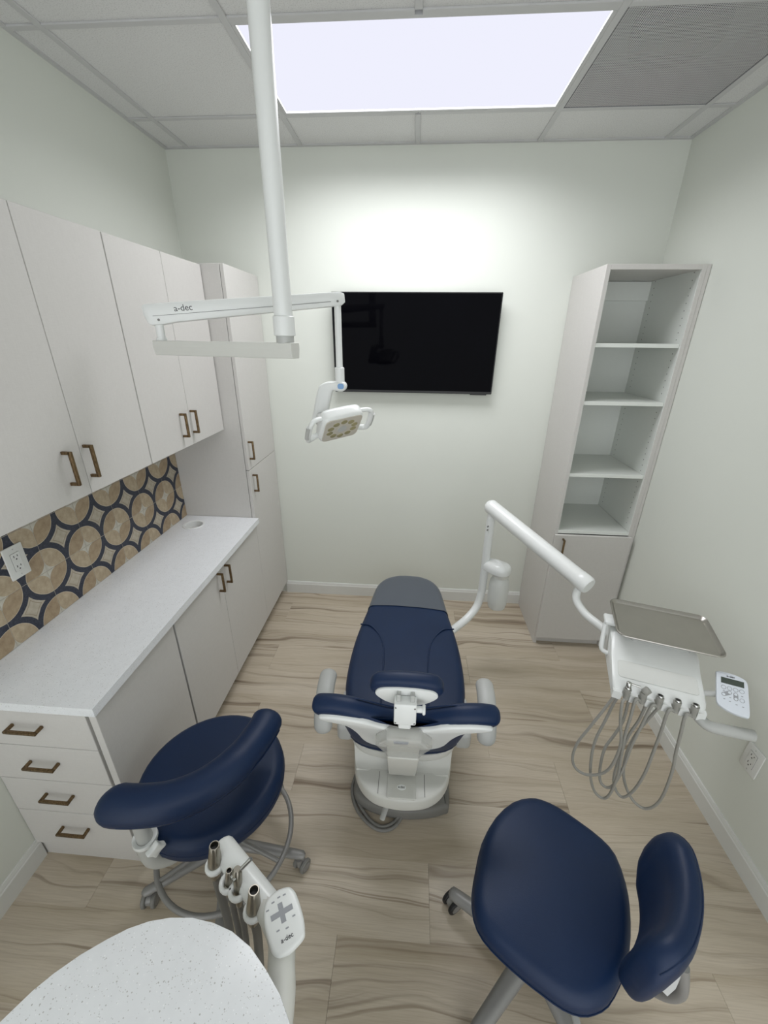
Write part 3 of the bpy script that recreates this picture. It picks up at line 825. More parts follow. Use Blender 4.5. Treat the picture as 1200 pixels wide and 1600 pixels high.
bm = B(); box(bm, CX - 0.055, CX + 0.055, -1.612, -1.597, 0.2985, 0.3075, 0.001, 1); mk('slot', bm, MT['black'], lc, 0)
# seat and leg rest
seat_half = [(0.03, -0.448), (0.085, -0.458), (0.150, -0.500), (0.188, -0.570), (0.204, -0.660), (0.216, -0.760), (0.232, -0.860), (0.247, -0.960), (0.259, -1.070), (0.265, -1.190), (0.264, -1.300), (0.254, -1.400), (0.235, -1.500), (0.190, -1.570), (0.09, -1.600)]
bm = B(); cushion(bm, smooth2(mirror(seat_half), 3), 0.400, 0.488, 0.038, 0.010, 0.015)
seat = mk('seat', bm, MT['vinyl'], ch, 60)
bm = B(); prism(bm, smooth2(mirror([(w * 0.93, y + 0.012 if y > -1 else y) for w, y in seat_half]), 3), 0.362, 0.402, 0.012, 2); mk('seat_shell', bm, MT['shell'], ch)
# toe cover: open sleeve over the leg rest end
full = ccw(smooth2(mirror(seat_half), 3))
bm = B(); cushion(bm, inset(full, -0.003), 0.396, 0.4915, 0.040, 0.010, 0.015)
geom = bm.verts[:] + bm.edges[:] + bm.faces[:]
bmesh.ops.bisect_plane(bm, geom=geom, plane_co=(CX, -0.800, 0), plane_no=(-0.04, -1, 0), clear_outer=True)
mk('toe_cover', bm, MT['toevinyl'], ch, 60)
PIP = [(0.243, -0.952), (0.188, -0.972), (0.138, -1.040), (0.112, -1.120), (0.103, -1.205), (0.100, -1.300), (0.097, -1.45), (0.095, -1.56)]
for s in (-1, 1):
    p = crom([(CX + s * w, y, 0.4935 - (0.010 if i == 0 else 0) + 0.002 * (i > 2)) for i, (w, y) in enumerate(PIP)], 5)
    bm = B(); tube(bm, p, 0.0038, 8); mk('piping', bm, MT['vinyl'], seat, 60)
# backrest: plane leaning back 68 degrees
BU = Vector((0, -0.4226, 0.9063)); BN = Vector((0, 0.9063, 0.4226)); BO = Vector((CX, -1.645, 0.485))
MB_ = Matrix(((1, BU.x, BN.x, BO.x), (0, BU.y, BN.y, BO.y), (0, BU.z, BN.z, BO.z), (0, 0, 0, 1)))
def sym(half): return [(-w, u) for w, u in half] + [(w, u) for w, u in half[::-1]]
def wing(v):
    e = max(0.0, abs(v.x) - 0.13)
    return Vector((v.x, v.y, v.z + e * 0.06))
back_half = [(0.045, 0.0), (0.115, 0.012), (0.163, 0.055), (0.186, 0.12), (0.195, 0.22), (0.203, 0.30), (0.222, 0.328), (0.256, 0.338), (0.278, 0.356), (0.283, 0.380), (0.270, 0.400), (0.215, 0.416), (0.150, 0.410), (0.085, 0.376), (0.03, 0.350)]
bm = B(); cushion(bm, smooth2(sym(back_half), 3), -0.004, 0.056, 0.028, 0.006, 0.022, MB_, wing); bkp = mk('backrest', bm, MT['vinyl'], ch, 60)
shell_half = [(0.025, 0.095), (0.070, 0.100), (0.110, 0.128), (0.136, 0.18), (0.152, 0.26), (0.176, 0.320), (0.210, 0.338), (0.244, 0.348), (0.260, 0.366), (0.242, 0.382), (0.190, 0.392), (0.125, 0.384), (0.075, 0.352), (0.03, 0.335)]
bm = B(); cushion(bm, smooth2(sym(shell_half), 3), -0.016, 0.010, 0.006, 0.0, 0.008, MB_, wing, 3); mk('back_shell', bm, MT['whiteplastic'], ch, 50)
bm = B(); tube(bm, [MB_ @ wing(Vector((w, u, 0.046))) for w, u in [(x * 0.94, y) for x, y in [(-0.27, 0.385), (-0.22, 0.406), (-0.15, 0.404), (-0.085, 0.372), (-0.04, 0.35), (0.04, 0.35), (0.085, 0.372), (0.15, 0.404), (0.22, 0.406), (0.27, 0.385)]]], 0.0025, 6); mk('piping', bm, MT['vinyl'], bkp, 60)
# rear bracket, frosted cover, support tongue
bm = B(); prism(bm, [(-0.052, 0.03), (0.052, 0.03), (0.055, 0.20), (0.045, 0.345), (-0.045, 0.345), (-0.055, 0.20)], -0.034, -0.006, 0.006, 2, MB_); mk('back_bracket', bm, MT['shell'], ch)
bm = B(); prism(bm, [(-0.055, 0.13), (0.055, 0.13), (0.066, 0.19), (0.088, 0.275), (0.052, 0.350), (-0.052, 0.350), (-0.088, 0.275), (-0.066, 0.19)], -0.050, -0.008, 0.012, 3, MB_); mk('clear_cover', bm, MT['clear'], ch)
bm = B(); box(bm, -0.030, 0.014, 0.330, 0.345, -0.0515, -0.045, 0.001, 1, MB_); mk('label_plate', bm, MT['inkgrey'], ch)
bm = B(); box(bm, -0.053, 0.053, -0.155, 0.14, -0.055, -0.022, 0.006, 2, MB_); mk('support_tongue', bm, MT['shell'], ch)
# headrest
bm = B(); box(bm, CX - 0.031, CX + 0.031, -1.866, -1.832, 0.885, 0.963, 0.005, 2); box(bm, CX - 0.018, CX + 0.018, -1.838, -1.815, 0.835, 0.90, 0.003, 1); gb = mk('headrest_post', bm, MT['whiteplastic'], ch)
for e in (-1, 1):
    bm = B(); box(bm, CX + e * 0.019 - 0.006, CX + e * 0.019 + 0.006, -1.856, -1.818, 0.952, 0.984, 0.002, 1); mk('hinge', bm, MT['greyplastic'], ch)
bm = B(); cyl(bm, (CX + 0.028, -1.850, 0.932), (CX + 0.050, -1.850, 0.932), 0.009, 16); cyl(bm, (CX + 0.047, -1.850, 0.932), (CX + 0.055, -1.850, 0.932), 0.014, 18, bev=0.002); mk('lock_knob', bm, MT['whiteplastic'], ch)
for q in ((-0.026, 0.894), (0.026, 0.894), (-0.026, 0.950), (0.026, 0.950)):
    bm = B(); cyl(bm, (CX + q[0], -1.865, q[1]), (CX + q[0], -1.8668, q[1]), 0.0025, 8); mk('screw', bm, MT['base'], gb)
HO = Vector((CX + 0.002, -1.822, 0.950)); HU = Vector((0, -0.30, 0.954)).normalized()
MHR = Matrix(((1, HU.x, 0, HO.x), (0, HU.y, 0.954, HO.y), (0, HU.z, 0.30, HO.z), (0, 0, 0, 1)))
hr = [(-0.103, 0.028), (-0.085, 0.055), (-0.04, 0.066), (0.0, 0.068), (0.04, 0.066), (0.085, 0.055), (0.103, 0.028), (0.098, 0.0), (0.070, -0.038), (0.035, -0.060), (0, -0.064), (-0.035, -0.060), (-0.070, -0.038), (-0.098, 0.0)]
bm = B(); cushion(bm, smooth2(hr, 3), 0.0, 0.045, 0.020, 0.004, 0.014, MHR); mk('headrest', bm, MT['vinyl'], ch, 60)
bm = B(); prism(bm, smooth2([(x * 0.84, y * 0.74 - 0.003) for x, y in hr], 3), -0.006, 0.006, 0.003, 2, MHR); mk('headrest_shell', bm, MT['whiteplastic'], ch)
# arm rests
for s in (-1, 1):
    p = crom([(CX + s * 0.298, -1.465, 0.655), (CX + s * 0.299, -1.49, 0.662), (CX + s * 0.298, -1.55, 0.657), (CX + s * 0.294, -1.61, 0.632), (CX + s * 0.290, -1.645, 0.590), (CX + s * 0.288, -1.650, 0.560)], 5)
    n = len(p); rr = [0.033 * min(1, math.sqrt(max(0.02, 1 - (1 - min(i, n - 1 - i) / 5) ** 2)) if min(i, n - 1 - i) < 5 else 1) for i in range(n)]
    bm = B(); tube(bm, p, rr, 18, flat=0.72, up=(0, 0, 1)); mk('armrest', bm, MT['greyplastic'], ch, 60)
    bm = B(); prism(bm, rrect(CX + s * 0.232 - 0.032, CX + s * 0.232 + 0.032, -1.555, -1.36, 0.02), 0.390, 0.465, 0.014, 3); mk('armrest_mount', bm, MT['greyplastic'], ch)
    bm = B(); tube(bm, crom([(CX + s * 0.24, -1.50, 0.44), (CX + s * 0.285, -1.52, 0.50), (CX + s * 0.297, -1.52, 0.63)], 5), 0.016, 12); mk('armrest_post', bm, MT['greyplastic'], ch, 60)
bm = B(); capsule(bm, (1.345, -1.58, 0.150), (1.314, -1.672, 0.118), 0.011, 12, flat=0.5); mk('foot_lever', bm, MT['greyplastic'], ch)
for k in (0, 1):
    e = 0.013 * k
    hp = [(1.19 + e, -1.40, 0.02), (1.172 + e, -1.45, 0.012), (1.168 + e, -1.51, 0.011), (1.197 + e, -1.58 + e, 0.011), (1.25 + e * 0.6, -1.632 + e, 0.011), (1.305, -1.655 + e, 0.011), (1.357 - e * 0.6, -1.642 + e, 0.011), (1.392 - e, -1.60, 0.02), (1.405 - e, -1.56, 0.07)]
    bm = B(); tube(bm, crom(hp, 5), 0.0075, 10); mk('power_hose', bm, MT['base'], ch, 60)

# ================================================================== DELIVERY UNIT
du = thing('delivery_unit', 'white dentist delivery unit on a swing arm at the right of the chair', 'delivery unit', (1.805, -0.67, 0.40))
bm = B(); tube(bm, crom([(1.58, -0.88, 0.36), (1.66, -0.80, 0.372), (1.73, -0.735, 0.392), (1.785, -0.685, 0.44), (1.805, -0.668, 0.52), (1.808, -0.666, 0.62), (1.808, -0.666, 1.00)], 6), 0.022, 18); mk('support_post', bm, MT['whiteplastic'], du, 60)
TA, TB = Vector((1.800, -0.640, 1.055)), Vector((2.137, -1.153, 0.917)); d = (TB - TA).normalized()
bm = B(); tube(bm, [TA - d * 0.012, TA, TA + d * 0.012, TA + d * 0.02, TB - d * 0.045, TB - d * 0.043, TB, TB + d * 0.010], [0.026, 0.036, 0.039, 0.038, 0.038, 0.0395, 0.0395, 0.034], 28); mk('flex_arm', bm, MT['whiteplastic'], du, 40)
bm = B(); cyl(bm, (1.808, -0.666, 0.98), (1.808, -0.666, 1.03), 0.020, 18); mk('arm_pivot', bm, MT['whiteplastic'], du)
for z in (0.955, 0.935):
    bm = B(); cyl(bm, (1.795, -0.684, z), (1.791, -0.691, z), 0.004, 10); mk('screw', bm, MT['base'], du)
# water bottle
bx_, by_ = 1.890, -0.705
bm = B(); cushion(bm, smooth2([(1.790, -0.655), (1.815, -0.630), (1.88, -0.645), (1.935, -0.685), (1.938, -0.725), (1.90, -0.760), (1.85, -0.750), (1.80, -0.695)], 4), 0.690, 0.748, 0.035, 0.014, 0.006); mk('bottle_bracket', bm, MT['whiteplastic'], du, 60)
wb = thing('water_bottle', 'translucent white water bottle hanging from the delivery arm post', 'bottle', (bx_, by_, 0.458))
bm = B(); lathe(bm, [(0.02, 0.462), (0.044, 0.462), (0.048, 0.468), (0.049, 0.482), (0.053, 0.490), (0.055, 0.52), (0.055, 0.612), (0.052, 0.634), (0.043, 0.652), (0.039, 0.662), (0.039, 0.674)], Matrix.Translation((bx_, by_, 0)), 32); mk('bottle_body', bm, MT['bottle'], wb, 60)
bm = B(); lathe(bm, [(0.03, 0.666), (0.044, 0.666), (0.045, 0.670), (0.045, 0.687), (0.03, 0.688)], Matrix.Translation((bx_, by_, 0)), 32); mk('neck_ring', bm, MT['shell'], wb, 60)
# gooseneck down to the head
bm = B(); tube(bm, crom([(2.120, -1.128, 0.890), (2.112, -1.130, 0.862), (2.112, -1.150, 0.832), (2.132, -1.205, 0.808), (2.170, -1.270, 0.798), (2.20, -1.330, 0.788)], 6), 0.0165, 16); mk('gooseneck', bm, MT['whiteplastic'], du, 60)
HLX = Vector((0.958, -0.286, 0)); HLY = Vector((0.286, 0.958, 0))
HO2 = Vector((2.275, -1.477, 0))
MD = frame(HO2, HLX, HLY)
prof = [(0.165, 0.735), (0.185, 0.78), (0.178, 0.835), (0.140, 0.850), (0.055, 0.838), (0.005, 0.808), (-0.075, 0.778), (-0.108, 0.766), (-0.118, 0.752), (-0.114, 0.728)]
bm = B(); xs = [(-0.140, 0.90), (-0.136, 0.96), (-0.126, 1.0), (-0.05, 1.0), (0.05, 1.0), (0.122, 1.0), (0.134, 0.96), (0.139, 0.88)]
rings(bm, [[MD @ Vector((x, y * k + 0.01 * (1 - k), 0.765 + (z - 0.765) * k)) for y, z in prof] for x, k in xs], True)
mk('control_head', bm, MT['whiteplastic'], du, 40)
# recessed band on the sloping front
tilt = Vector((HLY.x * 0.94, HLY.y * 0.94, 0.34))
Mslope = frame(HO2 + HLY * -0.045 + Vector((0, 0, 0.7895)), HLX, tilt)
bm = B(); prism(bm, rrect(-0.122, 0.122, -0.036, 0.030, 0.012), 0.0, 0.0018, 0.0008, 1, Mslope); mk('front_panel', bm, MT['trim'], du)
# holder bar with five notches
npos = [-0.098, -0.050, -0.002, 0.048, 0.098]
pl = [(-0.138, -0.100), (-0.138, -0.128)]
for x in npos:
    pl += [(x - 0.0125, -0.132)] + [(x + 0.0125 * math.cos(PI - PI * k / 6 * 1.0), -0.124 + 0.0125 * math.sin(PI * k / 6)) for k in range(7)] + [(x + 0.0125, -0.132)]
pl += [(0.136, -0.128), (0.138, -0.100)]
o_ = pl
bm = B()
for z0, z1 in ((0.722, 0.752),):
    t = B(); lo = [t.verts.new((x, y, z0)) for x, y in o_]; hi = [t.verts.new((x, y, z1)) for x, y in o_]; n = len(o_)
    for k in range(n): t.faces.new((lo[k], lo[(k + 1) % n], hi[(k + 1) % n], hi[k]))
    t.faces.new(lo[::-1]); t.faces.new(hi); merge(bm, t, MD)
mk('holder_bar', bm, MT['whiteplastic'], du, 30)
bm = B(); box(bm, -0.075, 0.115, 0.06, 0.165, 0.80, 0.873, 0.010, 3, MD); mk('tray_support', bm, MT['greyplastic'], du)
bm = B(); tube(bm, crom([MD @ Vector(q) for q in ((-0.118, 0.12, 0.868), (-0.150, 0.118, 0.868), (-0.158, 0.110, 0.850), (-0.162, 0.080, 0.800), (-0.160, 0.060, 0.770), (-0.135, 0.050, 0.765))], 5), 0.0085, 12); mk('tray_arm', bm, MT['whiteplastic'], du, 60)
bm = B(); box(bm, -0.165, -0.120, 0.095, 0.155, 0.858, 0.876, 0.007, 3, MD); mk('tray_clip', bm, MT['whiteplastic'], du)
# grip handle
gp = crom([MD @ Vector(q) for q in ((0.112, -0.100, 0.732), (0.132, -0.120, 0.716), (0.158, -0.130, 0.709), (0.215, -0.128, 0.710), (0.266, -0.124, 0.712), (0.274, -0.1235, 0.712))], 5)
bm = B(); tube(bm, gp, [0.019] * (len(gp) - 3) + [0.0185, 0.015, 0.007], 16, flat=0.85); mk('grip_handle', bm, MT['greyplastic'], du, 60)
# touchpad
PO = Vector((2.4596, -1.5936, 0.8074))
MP = frame(PO, (0.8923, -0.4429, 0.087), (0.3476, 0.7973, 0.4935))
pad = smooth2([(-0.040, 0.062), (-0.010, 0.066), (0.024, 0.060), (0.039, 0.046), (0.041, 0.0), (0.041, -0.060), (0.030, -0.068), (0.0, -0.066), (-0.028, -0.056), (-0.041, -0.042), (-0.042, 0.0), (-0.042, 0.052)], 4)
bm = B(); prism(bm, pad, -0.014, 0.0, 0.0018, 2, MP); tp = mk('touchpad', bm, MT['padface'], du)
bm = B(); box(bm, -0.030, 0.030, 0.026, 0.046, 0.0, 0.0008, 0, 1, MP); mk('display', bm, MT['lcd'], tp, 0)
text('logo', 'a-dec', 0.010, MP @ Matrix.Translation((-0.004, 0.0535, 0.0006)), MT['logo'], tp)
def ring_btn(M, x, y, par, r=0.0062, mat='inkgrey'):
    bm = B(); tube(bm, [(x + r * math.cos(a), y + r * math.sin(a), 0.0004) for a in [2 * PI * k / 18 for k in range(18)]], 0.0006, 6, True, M=M); mk('button', bm, MT[mat], par)
for k in range(4): ring_btn(MP, -0.0235 + 0.0157 * k, 0.012, tp)
for a, b_ in (((-0.0235, -0.012), (-0.008, -0.002)), ((0.0078, -0.018), (0.0078, -0.003))):
    bm = B(); v = Vector((b_[0] - a[0], b_[1] - a[1])).normalized(); nn = Vector((-v.y, v.x)) * 0.0062
    ol = [(a[0] + nn.x, a[1] + nn.y)] + [(a[0] + 0.0062 * math.cos(math.atan2(nn.y, nn.x) + PI * k / 6), a[1] + 0.0062 * math.sin(math.atan2(nn.y, nn.x) + PI * k / 6)) for k in range(1, 6)] + [(a[0] - nn.x, a[1] - nn.y), (b_[0] - nn.x, b_[1] - nn.y)] + [(b_[0] - 0.0062 * math.cos(math.atan2(nn.y, nn.x) + PI * k / 6), b_[1] - 0.0062 * math.sin(math.atan2(nn.y, nn.x) + PI * k / 6)) for k in range(1, 6)] + [(b_[0] + nn.x, b_[1] + nn.y)]
    prism(bm, ol, 0.0, 0.0004, 0, 1, MP); mk('rocker', bm, MT['inkgrey'], tp, 0)
    for q in (a, b_):
        bm = B(); prism(bm, [(q[0] + 0.0042 * math.cos(t_), q[1] + 0.0042 * math.sin(t_)) for t_ in [2 * PI * k / 14 for k in range(14)]], 0.0003, 0.0007, 0, 1, MP); mk('button', bm, MT['padface'], tp, 0)
ring_btn(MP, 0.0235, -0.018, tp)
for x, y in ((-0.022, -0.027), (-0.008, -0.031), (0.009, -0.036), (0.025, -0.038), (-0.023, 0.000), (0.024, -0.004), (-0.007, -0.018)):
    bm = B(); box(bm, x - 0.0025, x + 0.0025, y - 0.0012, y + 0.0012, 0, 0.0004, 0, 1, MP); mk('symbol', bm, MT['inkgrey'], tp, 0)
bm = B(); cyl(bm, MD @ Vector((0.125, -0.05, 0.765)), PO + MP.to_3x3().col[2] * -0.012, 0.010, 12); mk('touchpad_stem', bm, MT['greyplastic'], du)

# instrument tray
TO = HO2 + HLY * 0.131 + HLX * 0.031 + Vector((0, 0, 0))
tr = thing('instrument_tray', 'empty stainless steel instrument tray on the delivery unit', 'tray', (TO.x, TO.y, 0.876))
MTR = frame(TO, HLX, HLY)
oo = rrect(-0.168, 0.168, -0.122, 0.122, 0.032, 6)
R = [[Vector((x, y, z)) for x, y in (inset(ccw(oo), i) if i else ccw(oo))] for i, z in ((0.012, 0.875), (0.004, 0.884), (0.0, 0.8875), (-0.001, 0.8865), (0.0, 0.8895), (0.003, 0.8905), (0.006, 0.8885), (0.014, 0.8785), (0.020, 0.8775))]
t = B(); rings(t, R, True); bm = B(); merge(bm, t, MTR); mk('pan', bm, MT['steel'], tr, 35)

# five hoses hanging from the holder bar
HOSES = [[(2.133, -1.583, 0.72), (2.144, -1.587, 0.639), (2.163, -1.593, 0.557), (2.169, -1.593, 0.491), (2.164, -1.589, 0.405), (2.145, -1.579, 0.347), (2.105, -1.561, 0.31), (2.069, -1.543, 0.316), (2.053, -1.529, 0.359), (2.061, -1.521, 0.432), (2.091, -1.519, 0.521), (2.125, -1.516, 0.616), (2.155, -1.51, 0.694)], [(2.166, -1.593, 0.751), (2.168, -1.594, 0.666), (2.171, -1.594, 0.577), (2.183, -1.595, 0.466), (2.194, -1.595, 0.366), (2.194, -1.59, 0.253), (2.181, -1.581, 0.208), (2.153, -1.565, 0.219), (2.13, -1.55, 0.281), (2.118, -1.537, 0.377), (2.12, -1.527, 0.466), (2.137, -1.52, 0.556), (2.154, -1.512, 0.642), (2.172, -1.503, 0.679)], [(2.214, -1.607, 0.742), (2.206, -1.604, 0.639), (2.201, -1.6, 0.541), (2.203, -1.596, 0.41), (2.197, -1.588, 0.304), (2.183, -1.576, 0.267), (2.163, -1.561, 0.279), (2.155, -1.547, 0.343), (2.158, -1.535, 0.43), (2.181, -1.527, 0.492), (2.203, -1.517, 0.56), (2.21, -1.501, 0.644)], [(2.26, -1.621, 0.738), (2.264, -1.62, 0.638), (2.268, -1.617, 0.526), (2.271, -1.613, 0.413), (2.264, -1.604, 0.304), (2.247, -1.589, 0.236), (2.224, -1.572, 0.249), (2.212, -1.556, 0.3), (2.216, -1.543, 0.397), (2.23, -1.532, 0.503), (2.255, -1.522, 0.579), (2.271, -1.507, 0.647)], [(2.307, -1.635, 0.738), (2.317, -1.635, 0.645), (2.328, -1.634, 0.555), (2.343, -1.633, 0.46), (2.352, -1.628, 0.323), (2.346, -1.618, 0.241), (2.325, -1.601, 0.199), (2.29, -1.58, 0.215), (2.259, -1.557, 0.274), (2.247, -1.539, 0.343), (2.251, -1.525, 0.427), (2.274, -1.514, 0.515), (2.318, -1.509, 0.635)]]
names_h = ['leftmost, with a chrome syringe tip', 'second from left, with a grey nozzle', 'third from the left, middle of the five', 'fourth from the left', 'rightmost, nearest the touchpad']
for k in range(5):
    x = npos[k]
    top = MD @ Vector((x, -0.128, 0.770)); bot = MD @ Vector((x, -0.134, 0.738))
    h = thing('handpiece_hose', 'grey instrument hose on the delivery unit, ' + names_h[k], 'hose', bot[:], 0, 'delivery unit hoses')
    p = [top - Vector((0, 0, 0.02)), bot] + [Vector(q) for q in HOSES[k]]
    bm = B(); tube(bm, crom(p, 5), 0.0052, 10); mk('hose', bm, MT['hose'], h, 60)
    ax = (top - bot).normalized(); Ma = frame(top, HLX, ax.cross(HLX))
    nose = top + ax * 0.012 + HLY * 0.0
    bm = B(); tube(bm, [bot - ax * 0.004, bot + ax * 0.02, top - ax * 0.01, top + ax * 0.004], [0.0075, 0.0095, 0.0115, 0.0120], 16); mk('coupling', bm, MT['hose'], h, 50)
    bm = B(); lathe(bm, [(0.0095, 0.003), (0.0105, 0.008), (0.0095, 0.011), (0.0068, 0.011), (0.0066, 0.004)], Ma, 18); mk('metal_ring', bm, MT['chrome'], h, 50)
    bm = B(); cyl(bm, top + ax * 0.003, top + ax * 0.0085, 0.0068, 12); mk('bore', bm, MT['black'], h, 50)
    if k == 0:
        bm = B(); cyl(bm, top + ax * 0.006, top + ax * 0.030, 0.0085, 14, bev=0.002); cyl(bm, top + ax * 0.026, top + ax * 0.026 + HLX * 0.034 + Vector((0, 0, -0.004)), 0.0036, 10); mk('syringe_tip', bm, MT['chrome'], h, 50)
    if k == 1:
        bm = B(); cyl(bm, top + ax * 0.004, top + ax * 0.022 + HLX * 0.012, 0.0125, 14, bev=0.002); mk('nozzle', bm, MT['hose'], h, 50)

# ================================================================== STOOLS
def caster(par, p, dirv, r=0.026, wheel='base'):
    """twin wheel caster on the floor at p, rolling towards dirv"""
    p = Vector(p); d = Vector((dirv[0], dirv[1], 0)).normalized(); s = Vector((-d.y, d.x, 0))
    c = p + Vector((0, 0, r))
    for k in (-1, 1):
        bm = B(); cyl(bm, c + s * k * 0.010, c + s * k * 0.024, r, 20, bev=0.003); w = mk('caster_wheel', bm, MT['black' if wheel == 'black' else 'base'], par)
        bm = B(); cyl(bm, c + s * k * 0.023, c + s * k * 0.0255, r * 0.62, 16); mk('hub', bm, MT['stoolgrey'], w)
    bm = B(); cyl(bm, c - s * 0.010, c + s * 0.010, r * 0.7, 16); cyl(bm, c - d * 0.012 + Vector((0, 0, 0.01)), c - d * 0.012 + Vector((0, 0, 0.045)), 0.011, 12); mk('caster_fork', bm, MT['stoolgrey'], par)

def star_base(par, c, R, a0, wheel, z=0.085, legw=0.020):
    for k in range(5):
        a = a0 + 2 * PI * k / 5; d = Vector((math.cos(a), math.sin(a), 0))
        c0, e = Vector((c[0], c[1], z + 0.012)) + d * 0.02, Vector((c[0], c[1], z - 0.006)) + d * R
        bm = B(); tube(bm, [c0, c0 + (e - c0) * 0.5, e - d * 0.01, e + d * 0.012, e + d * 0.02], [legw * 1.15, legw, legw * 0.85, legw * 0.75, legw * 0.35], 12, flat=0.72); mk('leg', bm, MT['stoolgrey'], par, 50)
        caster(par, (c[0] + d.x * (R + 0.004), c[1] + d.y * (R + 0.004), 0), (math.cos(a + 1.1), math.sin(a + 1.1)), 0.030 if wheel == 'black' else 0.026, wheel)
    bm = B(); lathe(bm, [(0.02, z - 0.02), (0.038, z - 0.02), (0.04, z + 0.02), (0.032, z + 0.045), (0.025, z + 0.05)], Matrix.Translation((c[0], c[1], 0)), 24); mk('hub_cap', bm, MT['stoolgrey'], par, 50)
    bm = B(); cyl(bm, (c[0], c[1], z + 0.03), (c[0], c[1], 0.30), 0.025, 20); cyl(bm, (c[0], c[1], 0.30), (c[0], c[1], 0.42), 0.014, 16); mk('gas_column', bm, MT['stoolgrey'], par, 50)

# assistant stool (left)
LC = (0.738, -1.790)
ls = thing('assistant_stool', 'navy round assistant stool with a curved body support and foot ring, beside the drawers', 'stool', (LC[0], LC[1], 0), 0, 'rolling stools')
bm = B(); cushion(bm, [(LC[0] + 0.238 * math.cos(a), LC[1] + 0.232 * math.sin(a)) for a in [2 * PI * k / 48 for k in range(48)]], 0.425, 0.520, 0.035, 0.006, 0.03); st = mk('seat', bm, MT['vinyl'], ls, 60)
bm = B(); tube(bm, [(LC[0] + 0.2375 * math.cos(a), LC[1] + 0.2315 * math.sin(a), 0.470) for a in [2 * PI * k / 48 for k in range(48)]], 0.0022, 6, True); mk('piping', bm, MT['vinyl'], st, 60)
bm = B(); cyl(bm, (LC[0], LC[1], 0.400), (LC[0], LC[1], 0.427), 0.16, 28, bev=0.006); mk('seat_plate', bm, MT['stoolgrey'], ls)
LB = [(0.562, -2.000), (0.600, -2.012), (0.665, -2.010), (0.742, -1.994), (0.812, -1.956), (0.866, -1.900), (0.900, -1.835), (0.920, -1.765), (0.926, -1.722), (0.927, -1.700)]
p = crom([(x, y, 0.678 + 0.010 * i / 9) for i, (x, y) in enumerate(LB)], 4); n = len(p)
rr = []
for i in range(n):
    e = min(i, n - 1 - i) / 4.5
    rr.append(0.051 * (1 if e >= 1 else max(0.15, math.sqrt(1 - (1 - e) ** 2))) * (1.0 if i > n * 0.6 else 1.04))
bm = B(); tube(bm, p, rr, 20, flat=0.96, up=(0, 0, 1)); bs_ = mk('body_support', bm, MT['vinyl'], ls, 60)
q = []
for i, v in enumerate(p[6:-6]):
    dd = (p[min(i + 7, n - 1)] - p[i + 5]); dd.z = 0; dd.normalize(); q.append(v + Vector((dd.y, -dd.x, 0)) * 0.0510 + Vector((0, 0, -0.010)))
bm = B(); tube(bm, q, 0.0018, 6); mk('piping', bm, MT['vinyl'], bs_, 60)
PB = Vector((0.648, -2.012, 0))
bm = B(); cyl(bm, PB + Vector((0, 0, 0.50)), PB + Vector((0, 0, 0.655)), 0.021, 20); mk('support_post', bm, MT['acrylic'], ls)
bm = B(); lathe(bm, [(0.022, 0.525), (0.032, 0.525), (0.034, 0.530), (0.033, 0.540), (0.029, 0.540), (0.022, 0.535)], Matrix.Translation(PB), 24); mk('collar', bm, MT['whiteplastic'], ls, 60)
jt = crom([PB + Vector((0, 0, 0.535)), PB + Vector((0, 0, 0.47)), PB + Vector((0.012, 0.008, 0.425)), PB + Vector((0.045, 0.045, 0.395)), PB + Vector((0.075, 0.12, 0.392)), PB + Vector((0.09, 0.20, 0.40))], 6)
bm = B(); tube(bm, jt, 0.029, 18); mk('support_bracket', bm, MT['acrylic'], ls, 60)
kn = PB + Vector((0.045, -0.022, 0.530)); kd = Vector((0.85, -0.5, 0.15)).normalized()
bm = B(); cyl(bm, PB + Vector((0.02, -0.01, 0.515)), kn, 0.007, 12); mk('knob_stem', bm, MT['chrome'], ls)
bm = B(); Mk = frame(kn, (0.2, 0.2, 0.95), kd.cross(Vector((0.2, 0.2, 0.95))))
prism(bm, smooth2([((0.026 if k % 2 == 0 else 0.017) * math.cos(2 * PI * k / 8), (0.026 if k % 2 == 0 else 0.017) * math.sin(2 * PI * k / 8)) for k in range(8)], 4), -0.009, 0.009, 0.004, 2, Mk); mk('lock_knob', bm, MT['whiteplastic'], ls, 50)
bm = B(); tube(bm, [(LC[0] + 0.236 * math.cos(a), LC[1] + 0.236 * math.sin(a), 0.150) for a in [2 * PI * k / 56 for k in range(56)]], 0.0095, 10, True); mk('foot_ring', bm, MT['stoolgrey'], ls, 60)
for k in range(3):
    a = -0.3 + 2 * PI * k / 3
    bm = B(); cyl(bm, (LC[0], LC[1], 0.155), (LC[0] + 0.234 * math.cos(a), LC[1] + 0.234 * math.sin(a), 0.150), 0.008, 10); mk('ring_spoke', bm, MT['stoolgrey'], ls)
star_base(ls, LC, 0.275, -0.03, 'grey')

